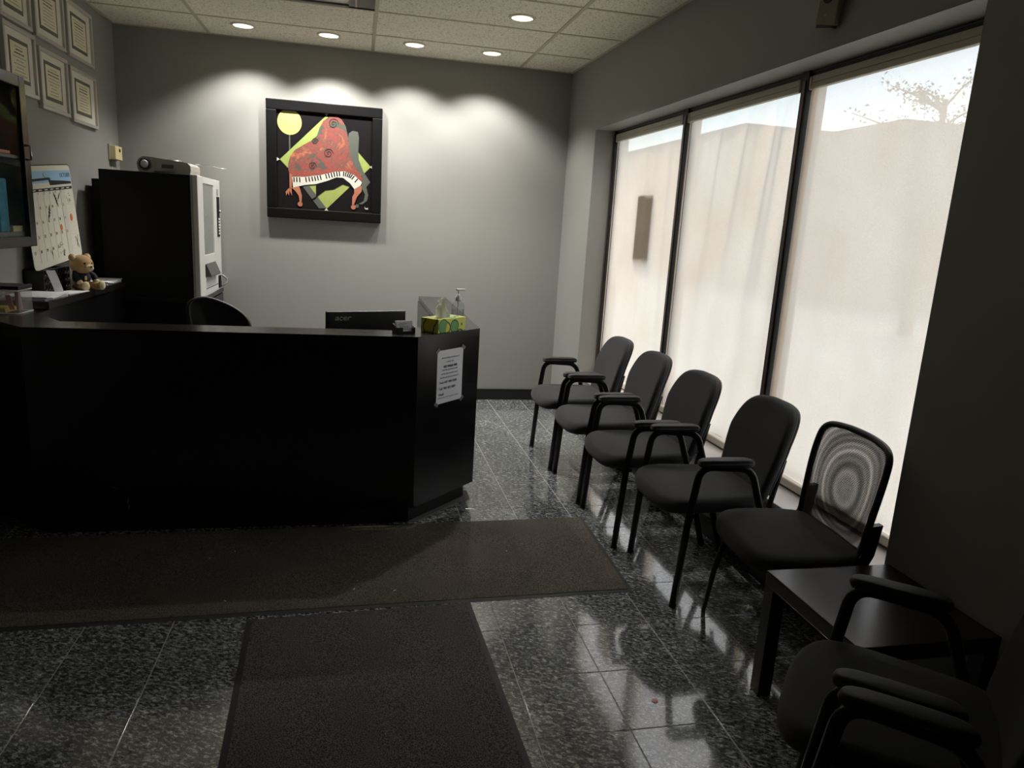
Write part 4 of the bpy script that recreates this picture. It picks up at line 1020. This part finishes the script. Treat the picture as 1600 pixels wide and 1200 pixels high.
ROW = [(.930, 2.39, 180, 'black fabric armchair at the back-wall end of the window row'),
       (.945, 1.818, 180, 'black fabric armchair second from the back wall in the window row'),
       (.952, 1.237, 180, 'black fabric armchair third from the back wall in the window row'),
       (1.014, .66, 179, 'black fabric armchair between the window row and the mesh-backed chair'),
       (.759, -.903, 139.3, 'black fabric armchair turned at an angle beside the low side table'),
       (.395, -1.352, 139.3, 'black fabric armchair standing arm to arm with the one at the side table')]
for x, y, a, lab in ROW:
    if not used: c = chair0; used = True
    else: c = copy_tree(chair0)
    c.location = (x, y, 0); c.rotation_euler = (0, 0, math.radians(a)); tag(c, lab, 'chair', 'black fabric visitor armchairs')
    last = c
    if 'side table' in lab and 'turned' in lab:
        MB().bbox((-.20, .205, .47), (-.197, .225, .51), .0005).build('paper_tag', 'cream', c)

# mesh-backed chair without arms
mc = empty('mesh_back_chair', (1.05, .10, 0), math.radians(176), 'armless chair with see-through black mesh back beside the side table', 'chair')
so = [(.225, 0), (.222, .11), (.20, .19), (.15, .235), (.02, .245), (-.12, .235), (-.19, .20), (-.205, .12), (-.205, 0)]
so = so+[(x, -y) for x, y in so[-2:0:-1]]; so = [(p.x, p.y) for p in smooth_path([(u, v, 0) for u, v in so+[so[0]]], 3)[:-1]]
MB().pad(so, .075, .034, lambda p: Vector((p.x, p.y, .435+p.z-1.2*max(0, p.x-.1)**2)), dome=.012).build('seat', 'seat_fabric', mc)
MB().bbox((-.17, -.19, .375), (.16, .19, .40), .006).build('seat_pan', 'plastic', mc)
def mbx(u, v, d=0): return Vector((-.185-.10*v-.10*v*v+.5*u*u+d, u, .47+v))
fo = [(-.198, -.06), (-.202, .02), (-.208, .12), (-.214, .22), (-.213, .30), (-.202, .352), (-.165, .378), (-.08, .388), (0, .39)]
fo = fo+[(-x, z) for x, z in fo[-2::-1]]
fp = smooth_path([(u, v, 0) for u, v in fo], 4)
MB().tube([mbx(p.x, p.y) for p in fp], .0125, 10).build('back_frame', 'plastic', mc)
MB().tube([mbx(-.198+.396*i/8, -.06) for i in range(9)], .014, 10).build('lower_bar', 'plastic', mc)
def wid(v):
    for i in range(len(fp)//2):
        if fp[i].y <= v <= fp[i+1].y: 
            t = (v-fp[i].y)/max(1e-6, fp[i+1].y-fp[i].y); return -(fp[i].x*(1-t)+fp[i+1].x*t)
    return 0.02
for dd_, nm, mm in ((.004, 'front_mesh', 'mesh_front'), (-.008, 'rear_mesh', 'mesh_back')):
    vs = []; fs = []; nj, ni = 30, 16
    for j in range(nj+1):
        v = -.055+.443*j/nj; w = wid(v)*.985
        for i in range(ni+1):
            t = i/ni*2-1; vs.append(mbx(t*w, v, dd_+(.026*(1-t*t)*(1-(2*j/nj-1.1)**2) if dd_ > 0 else 0)))
    for j in range(nj):
        for i in range(ni): q = j*(ni+1)+i; fs.append((q, q+1, q+ni+2, q+ni+1))
    MB().add(vs, fs, True).build(nm, mm, mc)
for s in (-1, 1):
    MB().prism([(-.19, .40), (-.125, .40), (-.17, .47), (-.192, .58), (-.235, .585), (-.22, .47)], s*.205-.012, s*.205+.012, lambda p: Vector((p.x+.012, p.z, p.y))).build('back_bracket', 'plastic', mc)
    MB().tube([(.13, s*.2, .395), (.165, s*.225, .2), (.185, s*.235, 0)], [.013, .012, .009], 10).build('leg', 'tube', mc)
    MB().tube([(-.13, s*.2, .395), (-.17, s*.22, .2), (-.19, s*.22, 0)], [.013, .012, .009], 10).build('leg', 'tube', mc)
MB().tube([(-.14, -.205, .34), (-.14, .205, .34)], .009, 8).build('cross_bar', 'tube', mc)

# side table
st = empty('side_table', (1.048, -.3875, 0), 0, 'low square black-brown side table beside the window wall', 'table')
h = .24
MB().bbox((-h, -.2325, .40), (h, .2325, .45), .003).build('table_top', 'table_lam', st)
for sx_ in (-1, 1):
    for sy in (-1, 1): MB().bbox((sx_*h-(.05 if sx_ > 0 else 0), sy*.2325-(.05 if sy > 0 else 0), 0), (sx_*h+(.05 if sx_ < 0 else 0), sy*.2325+(.05 if sy < 0 else 0), .40), .002).build('leg', 'table_lam', st)

# ------------------------------------------------------------------ floor mats
def floor_mat(name, corners, m, lab):
    cs_ = [Vector((*c, 0)) for c in corners]; c0 = sum(cs_, Vector())/4; e = empty(name, c0, 0, lab, 'floor mat')
    def q(u, v, z): 
        p = cs_[0]*(1-u)*(1-v)+cs_[1]*u*(1-v)+cs_[2]*u*v+cs_[3]*(1-u)*v; return p-c0+Vector((0, 0, z))
    L1 = (cs_[1]-cs_[0]).length; L2 = (cs_[3]-cs_[0]).length; bu, bv = .022/L1, .022/L2
    bd = MB()
    o_ = [(0, 0), (1, 0), (1, 1), (0, 1)]; i_ = [(bu, bv), (1-bu, bv), (1-bu, 1-bv), (bu, 1-bv)]
    vs = [q(u, v, .0008) for u, v in o_]+[q(u, v, .005) for u, v in i_]
    bd.add(vs, [(k, (k+1) % 4, 4+(k+1) % 4, 4+k) for k in range(4)]+[(3, 2, 1, 0)]); bd.build('rubber_edge', 'rubber', e)
    n1, n2 = 60, 24; vs = []; fs = []; rq = random.Random(2)
    for j in range(n2+1):
        for i in range(n1+1): vs.append(q(bu+(1-2*bu)*i/n1, bv+(1-2*bv)*j/n2, .0065+.0012*math.sin(i*.31+j*.2)*math.sin(j*.37)))
    for j in range(n2):
        for i in range(n1): k = j*(n1+1)+i; fs.append((k, k+1, k+n1+2, k+n1+1))
    MB().add(vs, fs, True).build('pile', m, e)
    return e
floor_mat('floor_mat', [(-2.25, .488), (.646, .538), (.668, 1.362), (-2.25, 1.31)], 'mat_brown', 'long brown-grey entrance mat lying along the reception desk')
floor_mat('floor_mat', [(-.895, -1.05), (-.02, -1.01), (-.082, .524), (-.957, .484)], 'mat_grey', 'grey entrance mat set square to the long brown mat')
rl = random.Random(21)
for k in range(7):
    x, y = rl.uniform(-1.5, .4), rl.uniform(.6, 1.2); l = .003+.004*rl.random(); a = rl.random()*PI
    o = MB().bbox((-l, -.0014, 0), (l, .0014, .002), .0005).build('lint_fleck', 'lint'); o.location = (x, y, .0078); o.rotation_euler = (0, 0, a)
    tag(o, 'white lint fleck on the long brown mat', 'lint', 'lint flecks on the brown mat')
o = MB().prism(circ(0, 0, .011, 10), 0, .0015).build('paper_dot', 'pink'); o.location = (.44, -.18, .0002); tag(o, 'pink paper dot on the granite floor', 'paper scrap')
sb = MB(); 
for k in range(5): a = k*1.26; sb.tube([(0, 0, .006), (.012*math.cos(a), .012*math.sin(a), .014), (.026*math.cos(a), .026*math.sin(a), .003)], .004, 6)
o = sb.build('paper_scrap', 'lint'); o.location = (1.09, .34, 0); tag(o, 'crumpled white scrap on the floor under the mesh-backed chair', 'paper scrap')

# ------------------------------------------------------------------ security camera on the window wall
se = empty('security_camera', W(3.47, -.06, 2.47), 0, 'beige box camera on a bracket above the window', 'camera')
base = W(3.47, -.06, 2.47)
face = (Vector((-.56, -2.14, 1.9))-base).normalized(); face = (Matrix.Rotation(math.radians(-30), 3, 'Z') @ face)
up = Vector((.16, -.10, 1)); sidev = face.cross(up).normalized(); up = sidev.cross(face).normalized()
def rsx(p): return sidev*p[0]+face*p[1]+up*p[2]
MB().bbox((-.044, -.11, -.09), (.040, 0, .11), .006, rsx).build('housing', 'camera_body', se)
MB().bbox((-.034, -.08, -.102), (.034, -.002, -.091), .003, rsx).build('bottom_cap', 'silver_dark', se)
MB().lathe([(0, .004), (.016, .004), (.019, .008), (.021, .008), (.021, 0)], 22, lambda p: rsx((p[0], p[2]-.001, .012+p[1]*1.25))).build('lens', 'lens', se)
MB().ball(rsx((.0, .001, -.055)), .004, 8, 6).build('indicator', 'white_plastic', se)
wp = W(3.54, 0, 2.50)-base
MB().tube([rsx((0, -.09, 0)), (rsx((0, -.12, .0))+wp)*.5, wp-_n*.004], .010, 8).build('bracket', 'frame_black', se)
MB().bbox((-.03, -.010, -.03), (.03, -.001, .03), .003, lambda p: W(3.54+p[0], p[1], 2.50+p[2])-base).build('wall_plate', 'camera_body', se)
